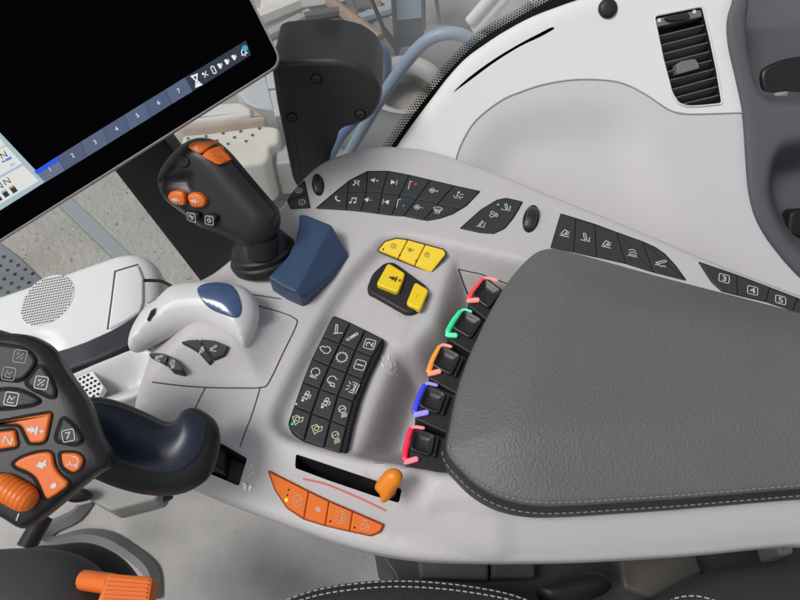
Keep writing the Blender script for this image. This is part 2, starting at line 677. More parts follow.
L_, C_, F_ = 'line', 'closed', 'fill'
SPK = [(F_, [(-.9, -.3), (-.5, -.3), (-.05, -.75), (-.05, .75), (-.5, .3), (-.9, .3)])]
FAN = [(C_, circ(-.25, .38, .33, 10)), (C_, circ(-.25, -.38, .33, 10)), (C_, circ(-.65, 0, .3, 10)), (C_, circ(.15, 0, .3, 10))]
ICONS = {
    'phone': [(F_, [(-.75, .6), (-.45, .9), (-.2, .45), (-.4, .2), (0, -.3), (.3, -.45), (.75, -.35), (.8, -.75), (.4, -.9), (-.2, -.6), (-.65, 0)])],
    'note': [(L_, [(-.35, -.6), (-.35, .8), (.6, .9), (.6, -.4)]), (F_, circ(-.55, -.65, .28, 10)), (F_, circ(.4, -.5, .28, 10)), (L_, [(-.35, .5), (.6, .6)])],
    'mute': [(L_, [(-.4, -.6), (-.4, .8), (.5, .8), (.5, -.5)]), (L_, [(-.8, -.8), (.8, .9)]), (L_, [(-.8, .8), (.8, -.8)]), (F_, circ(-.55, -.65, .24, 10))],
    'spkp': SPK + [(L_, [(.2, 0), (.9, 0)]), (L_, [(.55, -.35), (.55, .35)])],
    'spkm': SPK + [(L_, [(.25, 0), (.8, 0)])],
    'next': [(F_, [(-.8, -.75), (.35, 0), (-.8, .75)]), (L_, [(.6, -.8), (.6, .8)])],
    'prev': [(F_, [(.8, -.75), (-.35, 0), (.8, .75)]), (L_, [(-.6, -.8), (-.6, .8)])],
    'flag': [(L_, [(-.5, -1), (-.5, 1), (.0, 1)])],
    'flagtip': [(F_, [(.1, 0), (.6, .3), (.6, 1), (.1, 1)])],
    'drop': [(F_, [(.1, .3), (.6, .1), (.35, -.5)])],
    'fanp': FAN + [(L_, [(.6, 0), (1.2, 0)]), (L_, [(.9, -.3), (.9, .3)])],
    'fanm': FAN + [(L_, [(.65, 0), (1.2, 0)])],
    'airflow': [(F_, circ(-.1, .75, .24, 10)), (L_, [(-.2, .4), (-.3, -.3), (.35, -.35), (.4, -.9)]), (L_, [(.9, .5), (.25, .2)]), (L_, [(-.9, -.2), (-.6, -.7), (-.1, -.8)]), (L_, [(.9, -.2), (.6, -.5)])],
    'defrost': [(C_, [(-.9, .5), (-.5, .85), (.5, .85), (.9, .5), (.5, -.2), (-.5, -.2)]), (L_, [(-.4, -.9), (-.3, -.5), (-.4, .1), (-.3, .4)]), (L_, [(0, -.9), (.1, -.5), (0, .1), (.1, .4)]), (L_, [(.4, -.9), (.5, -.5), (.4, .1), (.5, .4)])],
    'power': [(C_, circ(0, 0, .85, 20)), (L_, [(0, -.45), (0, .45)])],
    'lamp': [(C_, circ(0, 0, .85, 20)), (L_, [(-.5, -.3), (.5, .35)]), (L_, [(-.5, .25), (.4, -.4)])],
    'bucket': [(L_, [(-1, -.9), (.9, -.9)]), (C_, [(-.5, -.6), (-.2, -.75), (.35, .6), (.1, .85)]), (L_, [(.7, -.8), (.85, .5)])],
    'bucket2': [(L_, [(-1, -.9), (.9, -.9)]), (C_, [(.0, -.6), (.35, -.5), (.0, .7), (-.35, .6)]), (L_, [(.75, -.7), (.85, .2), (.6, .1)])],
    'blade': [(L_, [(-.9, -.8), (.9, -.8)]), (C_, [(-.7, -.4), (-.2, -.6), (.35, .55), (-.15, .75)]), (L_, [(.1, -.3), (.8, .5)]), (L_, [(.8, -.1), (.2, -.5)])],
    'plough': [(L_, [(-.9, -.9), (.9, -.9)]), (L_, [(-.8, .3), (-.1, .7), (.6, .4)]), (L_, [(-.6, -.3), (.1, .1), (.8, -.2)]), (L_, [(-.6, -.6), (.8, -.55)])],
    'cyl': [(C_, [(-.9, -.2), (-.6, -.4), (.7, .4), (.85, .7), (.5, .75)]), (L_, [(-1, -.75), (-.3, -.5), (.1, -.8), (.5, -.5), (.9, -.7)])],
    'tractor': [(C_, circ(-.4, -.3, .45, 14)), (C_, circ(.6, -.4, .3, 12)), (L_, [(-.4, .2), (-.4, .8), (.2, .8), (.3, .2), (.9, .15), (.9, -.1)])],
    'angle': [(C_, [(-.6, .8), (-.3, .8), (.2, -.5), (-.1, -.7)]), (L_, [(-.3, -.9), (1, -.2)])],
    'angle2': [(L_, [(-.8, -.9), (.9, -.9)]), (C_, [(.3, -.5), (-.1, -.65), (-.5, .7), (-.1, .8)]), (L_, [(.75, -.9), (.75, .1)])],
    'pencil': [(C_, [(-.7, -.9), (-.35, -.95), (.65, .7), (.35, .9)]), (L_, [(-.2, -.3), (.3, .5)])],
    'arrowring': [(C_, [(-1, .1), (-.6, .5), (-.3, .35), (0, .65), (.5, .6), (.85, .2), (.7, -.4), (.2, -.65), (-.3, -.4), (-.6, -.35)])],
    'gear': [(C_, [(r * math.cos(math.radians(a)), r * math.sin(math.radians(a))) for k in range(24) for a, r in ((k * 15, .95 if k % 2 else .75),)])],
    'loop': [(L_, arc(0, .1, .7, -60, 230)), (L_, [(.1, -.7), (.5, -.5), (.2, -.2)]), (L_, [(-.6, -.9), (.7, -.9)]), (C_, circ(-.2, -.75, .22, 8))],
    'loop2': [(L_, arc(-.1, .1, .7, 20, 280)), (C_, circ(.35, -.6, .3, 8)), (L_, [(-.1, -.9), (.9, -.9)]), (L_, [(-.5, -.6), (0, -.2)])],
    'hitch': [(L_, [(-.3, .9), (.5, .9), (.5, -.9), (-.3, -.9)]), (L_, [(-.9, .8), (-.4, .35)]), (L_, [(-.9, -.8), (-.4, -.35)]), (L_, [(.9, .9), (.9, -.9)]), (L_, [(-.1, .5), (.3, .5), (.3, -.5), (-.1, -.5)]), (L_, [(-.95, 0), (-.4, 0)])],
    'shaft': [(C_, circ(.1, .7, .28, 10)), (C_, circ(.1, .0, .32, 10)), (L_, [(-.4, .4), (.6, .4)]), (F_, circ(-.1, -.75, .25, 8)), (L_, [(-.5, -.3), (.6, -.4)]), (L_, [(.75, .6), (.75, -.2)])],
    'lampbeam': [(C_, circ(-.3, .3, .58, 16)), (L_, [(-.7, -.1), (.1, .7)]), (L_, [(-.1, -.6), (.7, .0)]), (L_, [(.0, -.85), (.8, -.25)]), (L_, [(.1, -1.1), (.9, -.5)])],
    'diamond': [(C_, [(-.9, .2), (-.3, .75), (.3, .5), (.75, .75), (.9, .1), (.3, -.4), (.1, -.85), (-.4, -.35)]), (C_, circ(0, .15, .35, 10))],
    'headl': [(L_, arc(-.2, 0, .7, 90, 270)), (L_, [(-.2, .7), (-.2, -.7)]), (L_, [(.1, .5), (.8, .4)]), (L_, [(.1, 0), (.8, 0)]), (L_, [(.1, -.5), (.8, -.4)])],
    'pto': [(C_, circ(0, 0, .55, 14)), (L_, [(-.5, 0), (.5, 0)]), (L_, [(0, -.5), (0, .5)]), (L_, [(-1.2, .6), (-.8, .2)]), (L_, [(.8, -.2), (1.2, .5)])],
    'ptom': [(C_, rrect(-.6, -.6, .6, .6)), (L_, [(-.3, -.2), (0, .3), (.3, -.2)])],
    'box': [(C_, rrect(-.95, -.95, .95, .95, .35))],
    'boxfan': [(C_, rrect(-.95, -.95, .95, .95, .35)), (C_, circ(-.25, .3, .24, 8)), (C_, circ(.3, .1, .24, 8)), (L_, [(-.4, -.4), (.4, -.4)])],
    'boxlamp': [(C_, rrect(-.95, -.95, .95, .95, .35)), (C_, circ(0, 0, .45, 10)), (L_, [(-.15, .15), (.15, -.15)])],
    'boxroad': [(C_, rrect(-.95, -.95, .95, .95, .35)), (L_, [(-.5, -.4), (-.3, .4), (.1, -.1), (.5, .4)]), (L_, [(-.5, -.55), (.5, -.55)])],
    'boxfield': [(C_, rrect(-.95, -.95, .95, .95, .35)), (L_, [(-.5, -.5), (.5, .5)]), (L_, [(-.5, .1), (-.1, .5)]), (L_, [(.1, -.5), (.5, -.1)]), (L_, [(-.5, .5), (-.3, .3)])],
    'plus': [(L_, [(-.8, 0), (.8, 0)]), (L_, [(0, -.8), (0, .8)])],
    'minus': [(L_, [(-.8, 0), (.8, 0)])],
    'tick': [(L_, [(0, -1), (0, 1)])],
    'spline': [(F_, [(-1, -.2), (-.5, -.2), (-.5, -.5), (.0, -.1), (.0, -.5), (.3, -.5), (.3, .5), (.0, .5), (.0, .1), (-.5, .5), (-.5, .2), (-1, .2)]), (L_, [(.5, 0), (1.1, 0)]), (L_, [(.8, .3), (.8, -.3)])],
    'fert': [(F_, [(-.4, -.7), (.5, -.2), (.6, .3), (.1, .2), (.3, .9), (-.2, .8), (-.5, .1), (-.9, -.1)])],
    'leaf': [(F_, [(-.6, -.7), (.4, -.5), (.7, .2), (.3, .8), (-.3, .6), (-.7, 0)])],
    'grab': [(L_, arc(.1, .2, .75, -150, 120)), (L_, [(-.6, .1), (-.3, -.4)]), (L_, [(-1.1, -.9), (-.2, -.2)]), (C_, circ(.75, -.6, .2, 8))],
    'zed': [(F_, [(-.9, .8), (-.9, .35), (.2, .35), (-.9, -.35), (-.9, -.8), (.9, -.8), (.9, -.35), (-.2, -.35), (.9, .35), (.9, .8)])],
    'hourglass': [(L_, [(-.7, 1), (.7, 1)]), (L_, [(-.7, -1), (.7, -1)]), (C_, [(-.5, .9), (.5, .9), (.08, 0), (.5, -.9), (-.5, -.9), (-.08, 0)]), (F_, [(-.35, -.85), (.35, -.85), (0, -.3)])],
    'percent': [(L_, [(-.7, -.8), (.7, .8)]), (F_, circ(-.5, .45, .38, 10)), (L_, [(.1, -.1), (.7, -.7)])],
    'cell': [(C_, rrect(-.4, -.9, .4, .9, .3))],
    'plug': [(F_, [(-.6, -.8), (.1, -.8), (.1, -.4), (.7, -.4), (.7, -.1), (.2, -.1), (.2, .1), (.8, .1), (.8, .4), (.1, .4), (.1, .8), (-.6, .8)])],
    'bell': [(L_, [(-.8, -.5), (-.5, -.2), (-.5, .3), (0, .8), (.5, .3), (.5, -.2), (.8, -.5), (-.8, -.5)]), (L_, [(-.2, -.9), (.2, -.9)])],
    'turtle': [(F_, [(-.9, -.4), (-.5, .4), (.2, .6), (.8, .1), (1.1, .3), (1, -.2), (.6, -.5)])],
    'hare': [(F_, [(-.8, -.6), (-.6, .2), (0, .3), (.3, 1), (.5, .9), (.5, .4), (.9, .1), (.5, -.2), (.4, -.7)])],
    'dashes': [(L_, [(-.9, .8), (-.5, .2)]), (L_, [(-.2, .9), (.1, .3)]), (L_, [(.3, .2), (.5, -.3)]), (L_, [(.6, .5), (.9, .1)]), (L_, [(-.6, -.2), (-.2, -.6)]), (L_, [(.2, -.7), (.9, -.9)])],
}
_txt = {}


def text_mesh(s):
    if s not in _txt:
        c = bpy.data.curves.new('glyph', 'FONT')
        c.body = s
        c.align_x = 'CENTER'
        c.align_y = 'CENTER'
        c.resolution_u = 3
        o = bpy.data.objects.new('glyph', c)
        me = bpy.data.meshes.new_from_object(o)
        vs = np.array([tuple(v.co)[:2] for v in me.vertices])
        fs = [tuple(p.vertices) for p in me.polygons]
        bpy.data.objects.remove(o)
        bpy.data.curves.remove(c)
        bpy.data.meshes.remove(me)
        vs = vs - (vs.max(0) + vs.min(0)) / 2
        vs = vs / (vs[:, 1].max() - vs[:, 1].min()) * 2
        _txt[s] = (vs, fs)
    return _txt[s]


def icon(mb, plane, kind, c, ang, size, m, h, hf=None, w=0.145, sx=1.0):
    """kind: name in ICONS or 'T:text'; c, size in photo pixels; ang = image angle of its x axis (clockwise)"""
    a = math.radians(ang)
    q = plane.at(c, h, hf)
    q2 = plane.at((c[0] + 4 * math.cos(a), c[1] + 4 * math.sin(a)), h, hf)
    d = (q2 - q) / 4
    sc = np.linalg.norm(d)
    ex = d / sc
    ey = np.array([-ex[1], ex[0]])
    k = sc * size / 2
    def tr(pts):
        P = np.asarray(pts, float)
        return q + (P[:, :1] * ex * sx + P[:, 1:2] * ey) * k
    hh = h + 0.00025
    if kind.startswith('T:'):
        vs, fs = text_mesh(kind[2:])
        P = tr(vs)
        x = np.full(len(P), hh)
        if hf is not None:
            x = x + hf(P)
        mb.add(plane.pt(P, x), fs, m)
        return
    for n, (t, pts) in enumerate(ICONS[kind]):
        z = hh + 0.00004 * n
        if t == F_:
            fill(mb, plane, tr(pts), m, z, hf)
        else:
            ribbon(mb, plane, tr(pts), w * k, m, z, hf, closed=(t == C_))


def key(parent, plane, poly_px, h1, m, icons=(), hf=None, gap=0.0004, bevel=0.0008, r=0.001, h0=-0.0005, label=None, name='key', smooth=0, dome=0.0):
    """one key: body and its printed symbols in one mesh"""
    mb = MB()
    P = ccw(plane.uvs(poly_px, h1, hf))
    if smooth:
        P = spline(P, smooth)
    P = inset(P, gap)
    if r:
        P = rnd(P, r, 3)
    slab(mb, plane, P, h0, h1, m, bevel, hf, dome=dome)
    for ic in icons:
        k = dict(w=0.145)
        if len(ic) > 5:
            k.update(ic[5])
        icon(mb, plane, ic[0], ic[1], ic[2], ic[3], ic[4], h1 + dome, hf, **k)
    return mb.build(name, parent, label)


def planefit(plane, px, hf):
    """flat (tilted) seat under a group of keys: least squares plane through the height field"""
    P = plane.uvs(px, 0, hf)
    Q = np.vstack([resample(P, .004), P.mean(0)[None]])
    A = np.c_[Q, np.ones(len(Q))]
    k, *_ = np.linalg.lstsq(A, hf(Q), rcond=None)
    lift = np.max(hf(Q) - A @ k) * .8
    return lambda uv: np.asarray(uv, float) @ k[:2] + k[2] + lift


def dot(mb, plane, c, rpx, m, h, hf=None):
    q = plane.at(c, h, hf)
    rr = np.linalg.norm(plane.at((c[0] + rpx, c[1]), h, hf) - q)
    fill(mb, plane, [q + rr * np.array([math.cos(t), math.sin(t)]) for t in np.linspace(0, 2 * math.pi, 13)[:-1]], m, h, hf)


#SECTIONS

def lights(parent, plane, spots, h, hf):
    for p, m, r in spots:
        b_ = MB()
        dot(b_, plane, p, r, m, h, hf)
        b_.build('indicator_light', parent)


def glow(name, c_, s_):
    return mat(name, tuple(min(.9, x * .75 + .02) for x in c_), 0.3, 0.5, emit=c_, estr=s_, vary=0.03, coat=.3)

# ================================================================== ARMREST CONSOLE
PZ = level(0.0)
console = empty('armrest_console', (0.12, 0.0, -0.05),
                'light grey armrest console covered with black, yellow and orange push buttons', 'control console')

con_px = [(286, 196), (300, 178), (319, 161), (345, 150), (375, 144), (405, 144), (440, 150), (500, 171), (560, 195), (640, 227), (720, 261), (800, 291), (850, 309), (890, 324),
                         (905, 345), (905, 430), (900, 520), (880, 535), (800, 542), (700, 551.5), (600, 557.5), (520, 559.5), (460, 559), (420, 557), (380, 551), (340, 541), (300, 527), (260, 512), (230, 501), (200, 489),
          (165, 470), (140, 445), (130, 415), (136, 385), (146, 355), (152, 325), (162, 303), (180, 287), (210, 271), (234, 252), (256, 232), (272, 213)]


def drop(p):
    return -.034 * float(sstep((p[1] - 440) / 50)) if p[0] < 860 else 0.0


con_out = spline([PZ.uv1(p, drop(p)) for p in con_px], 4)
B_edge = resample(spline([PZ.uv1(p, -.034) for p in [(940, 528)] + con_px[13:23] + [(165, 480), (120, 470)]], 3, False), .02, False)
B_poly = ccw(np.vstack([B_edge, [[B_edge[-1][0], -1.5], [B_edge[0][0], -1.5]]]))
W_plat = spline(PZ.uvs([(428, 482), (450, 470), (500, 480), (500, 512), (455, 505), (424, 509)]), 3)

W_well = spline(PZ.uvs([(372, 243), (384, 234), (410, 233), (450, 241), (500, 252), (560, 268), (600, 300), (590, 400), (520, 470), (470, 478), (430, 474), (395, 468), (350, 460), (305, 449), (280, 440), (268, 424), (271, 405), (292, 362), (318, 312), (345, 272)]), 4)
W_chan = PZ.uvs([(452, 244), (560, 268), (600, 300), (590, 400), (520, 470), (480, 478), (440, 474), (352, 459), (353, 440), (372, 390), (392, 343), (410, 335), (430, 312), (440, 280)])
W_front = PZ.uvs([(110, 430), (180, 440), (218, 438), (246, 452), (266, 468), (292, 473), (330, 483), (375, 503), (402, 512), (432, 506), (470, 514), (540, 532), (640, 536), (800, 522), (930, 512), (930, 620), (110, 620)])
W_hand = spline(PZ.uvs([(140, 395), (150, 345), (175, 290), (230, 270), (262, 305), (292, 318), (294, 328), (268, 380), (258, 386), (205, 386), (160, 382)]), 4)
W_plate = rnd(PZ.uvs([(349, 316), (401, 341), (414, 316), (374, 283)]), 0.006)
W_lip = spline(PZ.uvs([(320, 196), (350, 168), (400, 160), (480, 178), (560, 208), (680, 250), (800, 300), (900, 345), (900, 300), (700, 230), (500, 150), (400, 128), (330, 138), (280, 180)]), 3)


def hf_con(uv):
    uv = np.asarray(uv, float)
    h = -0.013 * sstep(sdf(uv, W_well) / 0.013)
    h = h - 0.045 * sstep(sdf(uv, W_chan) / 0.036)
    e = np.maximum(-sdf(uv, B_poly), 0)
    h = h - 0.036 * (1 - np.clip((e - .004) / .050, 0, 1)) ** 1.6
    h = h + 0.004 * sstep(sdf(uv, W_plat) / .005)
    h = h + 0.024 * sstep(sdf(uv, W_hand) / 0.050)
    h = h + 0.0012 * sstep(sdf(uv, W_plate) / 0.0025)
    return h


slot = rnd(PZ.uvs([(296, 454), (380, 482), (402, 489), (399, 503), (374, 496), (330, 481), (295, 468)], 0, hf_con), 0.002)
gate = rnd(PZ.uvs([(221, 443), (247.5, 458.5), (239, 486), (196, 468)], 0, hf_con), 0.002)
mb = MB()
relief(mb, PZ, con_out, hf_con, 0.0042, M_CON, 0.010, [(0, -0.008), (0.001, -0.016), (0.006, -0.022), (0.02, -0.026), (0.03, -0.05), (0.03, -0.09)], [(slot, 0.030, M_PIT), (gate, 0.035, M_PIT)])
shell = mb.build('shell', console, angle=60)

mb = MB()
for pts, w in (([(152, 382), (180, 385.5), (208, 387.5), (240, 388), (261, 387.5), (269, 382), (283, 353), (296, 326), (295, 318.5), (280, 312), (259, 306)], .0011),
               ([(205, 388), (200, 398), (194, 411)], .0009), ([(260, 388), (250, 420), (240, 447)], .0009),
               ([(250, 294), (266, 296.5), (281, 299)], .0011)):
    ribbon(mb, PZ, resample(spline(PZ.uvs(pts, 0.0003, hf_con), 3, False), .004, False), w, M_SEAM, 0.0004, hf_con)
mb.build('panel_seam', console)
mb = MB()
ribbon(mb, PZ, spline(PZ.uvs([(303, 479), (325, 484), (350, 494), (370, 503), (386, 511)], 0, hf_con), 4, False), .0013, M_PINK, 0.0004, hf_con)
mb.build('pinstripe', console, 'thin curved red line beside the slot')

# --- black strip of media and climate keys along the top
Za = zc(280, 140, 4)


def bed(name, plane, px, h, hf=None, m=M_BASE, r=.001):
    b = MB()
    P = rnd(ccw(plane.uvs(px, h, hf)), r, 3)
    slab(b, plane, inset(P, -0.0006), -0.001, h, m, 0.0003, hf)
    return b.build(name, console)


KH = 0.0018
strip1 = Za([(145, 272), (230, 200), (280, 160), (350, 125), (432, 124), (517, 140), (602, 160), (695, 182), (800, 205), (745, 262), (690, 295), (640, 312), (590, 321), (500, 303), (393, 293), (325, 284), (265, 279)])
bed('key_bed', PZ, strip1, 0.0006)
def k1(poly, icons, label):
    ics = [(i[0], Za([i[1]])[0], i[2], i[3] / 4, i[4]) + tuple(i[5:]) for i in icons]
    key(console, PZ, Za(poly), KH, M_KEY, ics, label=label)
k1([(145, 272), (230, 200), (275, 163), (271, 210), (265, 279)], [('phone', (230, 235), 8, 32, M_ICON)], 'black key with telephone handset')
k1([(275, 163), (350, 126), (346, 206), (271, 210)], [('mute', (306, 173), 5, 34, M_ICON)], 'black key with crossed-out note')
k1([(350, 126), (432, 124), (408, 211), (346, 206)], [('spkp', (380, 162), 8, 34, M_ICON)], 'black key with loudspeaker and plus')
k1([(432, 124), (517, 140), (480, 218), (408, 211)], [('next', (457, 170), 6, 34, M_ICON)], 'black key with skip forward symbol')
k1([(517, 140), (602, 160), (546, 236), (480, 218)], [('flag', (527, 183), 8, 42, M_ICON), ('flagtip', (535, 183), 8, 34, M_RED)], 'black key with red flag')
k1([(602, 160), (695, 182), (632, 255), (546, 236)], [('fanp', (613, 203), 8, 34, M_ICON)], 'black key with fan and plus')
k1([(695, 182), (800, 205), (745, 262), (720, 276), (632, 255)], [('airflow', (714, 222), 10, 42, M_ICON)], 'black key with seated airflow symbol')
k1([(271, 210), (346, 206), (325, 284), (265, 279)], [('note', (293, 243), 6, 36, M_ICON)], 'black key with musical note')
k1([(346, 206), (408, 211), (393, 293), (325, 284)], [('spkm', (354, 240), 8, 34, M_ICON)], 'black key with loudspeaker and minus')
k1([(408, 211), (480, 218), (447, 300), (393, 293)], [('prev', (422, 248), 6, 34, M_ICON)], 'black key with skip back symbol')
k1([(480, 218), (546, 236), (495, 303), (447, 300)], [('flag', (480, 255), 8, 42, M_ICON), ('drop', (488, 262), 8, 34, M_BLUE)], 'black key with blue temperature mark')
k1([(546, 236), (632, 255), (575, 319), (495, 303)], [('fanm', (553, 270), 8, 34, M_ICON)], 'black key with fan and minus')
k1([(632, 255), (720, 276), (690, 295), (640, 312), (590, 321), (575, 319)], [('defrost', (630, 282), 10, 40, M_ICON)], 'black key with windscreen defrost symbol')
# two small keys and the first dial
bed('key_bed', PZ, Za([(30, 242), (60, 198), (97, 162), (120, 270), (44, 274)]), .0006)
k1([(31, 242), (62, 196), (97, 163), (109, 214)], [('lamp', (75, 203), 5, 30, M_ICONL)], 'small black key with light symbol')
k1([(31, 243), (109, 215), (119, 270), (44, 274)], [('power', (88, 249), 5, 30, M_ICONL)], 'small black key with power symbol')


def dial(c, rx, ry, ang, h, label):
    """oval recess ring with a ribbed thumb wheel standing in it"""
    b = MB()
    q = PZ.at(c)
    a = math.radians(ang)
    def el(s, n=36, hh=0):
        px = [(c[0] + s * (rx * math.cos(t) * math.cos(a) - ry * math.sin(t) * math.sin(a)), c[1] + s * (rx * math.cos(t) * math.sin(a) + ry * math.sin(t) * math.cos(a))) for t in np.linspace(0, 2 * math.pi, n + 1)[:-1]]
        return PZ.uvs(px, hh)
    slab(b, PZ, el(1.0), -0.002, .0008, M_BASE, .0005)
    o = b.build('thumb_wheel', console, label)
    # the wheel: half a disc standing out of the oval
    b = MB()
    c3 = PZ.pt(q, -.004)
    d = PZ.at((c[0] - ry * math.sin(a), c[1] + ry * math.cos(a))) - q
    L = np.linalg.norm(d)
    d3 = (PZ.ex * d[0] + PZ.ey * d[1]) / L
    w3 = np.cross(d3, PZ.n)
    hw = np.linalg.norm(PZ.at((c[0] + rx, c[1])) - q) * .72
    R = L * .9
    n = 30
    V_, F2 = [], []
    for wv, rr in ((-hw, R * .7), (-hw * .85, R * .95), (-hw * .4, R), (hw * .4, R), (hw * .85, R * .95), (hw, R * .7)):
        for k in range(n + 1):
            t = math.pi * k / n
            r2 = rr * (1 + (0.02 if k % 3 == 0 else 0))
            V_.append(c3 + d3 * math.cos(t) * r2 + PZ.n * math.sin(t) * r2 * .75 + w3 * wv)
    for i in range(5):
        for k in range(n):
            F2.append((i * (n + 1) + k, (i + 1) * (n + 1) + k, (i + 1) * (n + 1) + k + 1, i * (n + 1) + k + 1))
    F2.append(tuple(range(n + 1)))
    F2.append(tuple(5 * (n + 1) + n - k for k in range(n + 1)))
    b.add(V_, F2, M_GRIP)
    b.build('wheel', o)


dial((318, 185), 6.0, 11, -8, 0, 'black thumb wheel beside the two small keys')
dial((531, 219), 8.0, 14, 14, 0, 'black thumb wheel beside the curved three-symbol key')
# three-symbol key
Zb = zc(440, 170, 4)
p3 = Zb([(82, 232), (165, 158), (228, 120), (265, 112), (330, 127), (312, 160), (290, 195), (258, 233), (215, 253), (160, 249)])
bed('key_bed', PZ, p3, .0006)
key(console, PZ, p3, KH, M_KEY, [('bucket', Zb([(165, 215)])[0], 10, 9, M_ICON), ('tractor', Zb([(213, 178)])[0], -5, 9, M_ICON), ('bucket2', Zb([(265, 147)])[0], 8, 10, M_ICON)], label='black curved key with three implement symbols')
mb = MB()
dot(mb, PZ, Zb([(232, 138)])[0], .9, M_LEDG, .0022)
mb.build('indicator_light', console)
# strip 2 beside the pad
bed('key_bed', PZ, [(561, 213.7), (594.5, 224), (616, 232), (642.5, 241.5), (655, 247), (665, 254), (676, 266), (686, 280), (654, 272), (625, 263), (597.5, 257), (576, 252), (551, 247.5)], .0006)
D2 = [((561, 213.7), (551, 247.5)), ((576, 218.5), (574, 252)), ((595, 224.5), (597, 257)), ((617, 232.5), (626, 263)), ((642.5, 241.5), (654, 272)), None]
ic2 = [('blade', (565, 233), 'blade over soil'), ('angle2', (585.5, 237), 'blade lifting'), ('blade', (606.5, 244), 'tipping bucket'), ('plough', (632.5, 252.5), 'furrow'), ('cyl', (660, 262), 'cylinder')]
for i in range(4):
    (a, b), (c, d) = D2[i], D2[i + 1]
    key(console, PZ, [a, c, d, b], KH, M_KEY, [(ic2[i][0], ic2[i][1], 12, 11, M_ICON)], label='black key with %s symbol' % ic2[i][2])
key(console, PZ, [(642.5, 241.5), (655, 247), (665, 254), (676, 266), (686, 280), (654, 272)], KH, M_KEY, [('cyl', (661, 263), 14, 12, M_ICON)], label='black key with cylinder symbol')
# strip 3: numbered keys
bed('key_bed', PZ, [(699, 262), (737, 275), (770, 287.5), (800, 299), (850, 318), (850, 334), (800, 312.5), (768, 302), (738, 295), (722, 291), (712, 282)], .0006)
for poly, t, c in (([(699, 262), (737, 275), (738, 295), (722, 291), (712, 282)], '3', (724, 278.5)), ([(737, 275), (770, 287.5), (766, 301.5), (738, 295)], '4', (752.5, 290.5)),
                   ([(770, 287.5), (798, 298), (793, 310.5), (766, 301.5)], '5', (780.5, 300)), ([(798, 298), (830, 310), (824, 324), (793, 310.5)], '6', (810, 311))):
    key(console, PZ, poly, KH, M_KEY, [('box', c, 14, 11, M_ICON), ('T:' + t, c, 14, 7, M_ICON, dict(sx=1.25))], label='black key numbered ' + t)

# --- yellow keys
ypx = Za([(392, 440), (420, 405), (465, 392), (512, 398), (655, 437), (665, 455), (605, 530), (538, 502), (472, 474)])
hy = planefit(PZ, ypx, hf_con)
bed('key_bed', PZ, Za([(392, 440), (420, 405), (465, 392), (512, 398), (655, 437), (665, 455), (605, 530), (538, 502), (472, 474)]), .0006, hy, M_ICOND)
def ky(poly, icons, label):
    ics = [(i[0], Za([i[1]])[0], i[2], i[3] / 4, i[4]) + tuple(i[5:]) for i in icons]
    key(console, PZ, Za(poly),   .0024, M_YEL, ics, hy, label=label)
ky([(392, 440), (420, 405), (465, 392), (512, 398), (472, 474)], [('headl', (456, 425), 14, 26, M_ICOND, dict(w=.14))], 'yellow key with beam symbol, leftmost')
ky([(512, 398), (582, 417), (538, 502), (472, 474)], [('pto', (520, 440), 14, 24, M_ICOND, dict(w=.14))], 'yellow key with drive symbol, middle')
ky([(582, 417), (655, 437), (665, 455), (605, 530), (538, 502)], [('ptom', (588, 460), 14, 26, M_ICOND, dict(w=.14))], 'yellow key with guard symbol, rightmost')
mb = MB()
lights(console, PZ, [(Za([c])[0], M_PIT, .9) for c in ((413, 437), (479, 461), (545, 483))], .0027, hy)

# --- black block with the two yellow PTO switches
blk = MB()
P = rnd(ccw(PZ.uvs([(367, 286), (372, 273), (384, 262), (394, 261), (428, 286), (429, 295), (416, 312), (406, 313), (368, 292)], .006, hf_con)), .005, 4)
slab(blk, PZ, P, -.002, .006, M_BLACK, .003, hf_con)
pto = blk.build('switch_block', console, 'black block carrying two yellow switches')
for poly, ic, lab in (([(376, 284), (388, 262.5), (405.5, 273), (398, 292.5)], ('spline', (395, 279), 18, 12, M_ICOND), 'large raised yellow switch'), ([(406, 303.5), (415, 281.5), (429, 289.5), (420.5, 310)], ('tick', (417, 296), 25, 4, M_ICOND), 'small yellow switch')):
    b = MB()
    h1 = .0115 if 'large' in lab else .010
    P = rnd(ccw(PZ.uvs(poly, h1, hf_con)), .0036, 5)
    slab(b, PZ, P, .004, h1, M_YEL, .0016, hf_con)
    icon(b, PZ, ic[0], ic[1], ic[2], ic[3], ic[4], h1, hf_con)
    b.build('switch', pto, lab)

# --- fifteen-key pad
Zk = zc(260, 300, 3.75)
G = [[(275, 57), (338, 85), (395, 113), (462, 147)], [(233, 138), (300, 163), (358, 188), (420, 213)], [(195, 220), (260, 248), (325, 273), (385, 298)],
     [(160, 308), (225, 333), (292, 358), (350, 380)], [(128, 400), (193, 425), (265, 452), (325, 475)], [(108, 470), (165, 528), (240, 555), (300, 578)]]
pad_px = Zk([(275, 57), (338, 85), (395, 113), (468, 150), (452, 195), (410, 280), (375, 370), (348, 465), (322, 584), (240, 556), (165, 528), (118, 492), (106, 462), (128, 400), (160, 308), (195, 220)])
hk = lambda uv: np.full(len(uv), -.0125)
b = MB()
P = rnd(ccw(PZ.uvs(pad_px, .006, hk)), .003, 3)
slab(b, PZ, inset(P, -.0006), -.02, .0062, M_BASE, .002, hk)
kp = b.build('keypad', console, 'black fifteen-key pad standing proud of the console')
KI = [['angle', 'pencil', '2'], ['arrowring', 'gear', '1'], ['loop', 'loop2', 'hitch'], ['shaft', 'shaft', 'lampbeam'], ['diamond', 'diamond', 'lampbeam']]
KC = [[(290, 112), (347, 137), (411, 166)], [(245, 187), (307, 215), (375, 244)], [(207, 272), (271, 303), (346, 328)], [(170, 362), (243, 387), (312, 418)], [(139, 450), (211, 485), (286, 515)]]
h1 = .0085
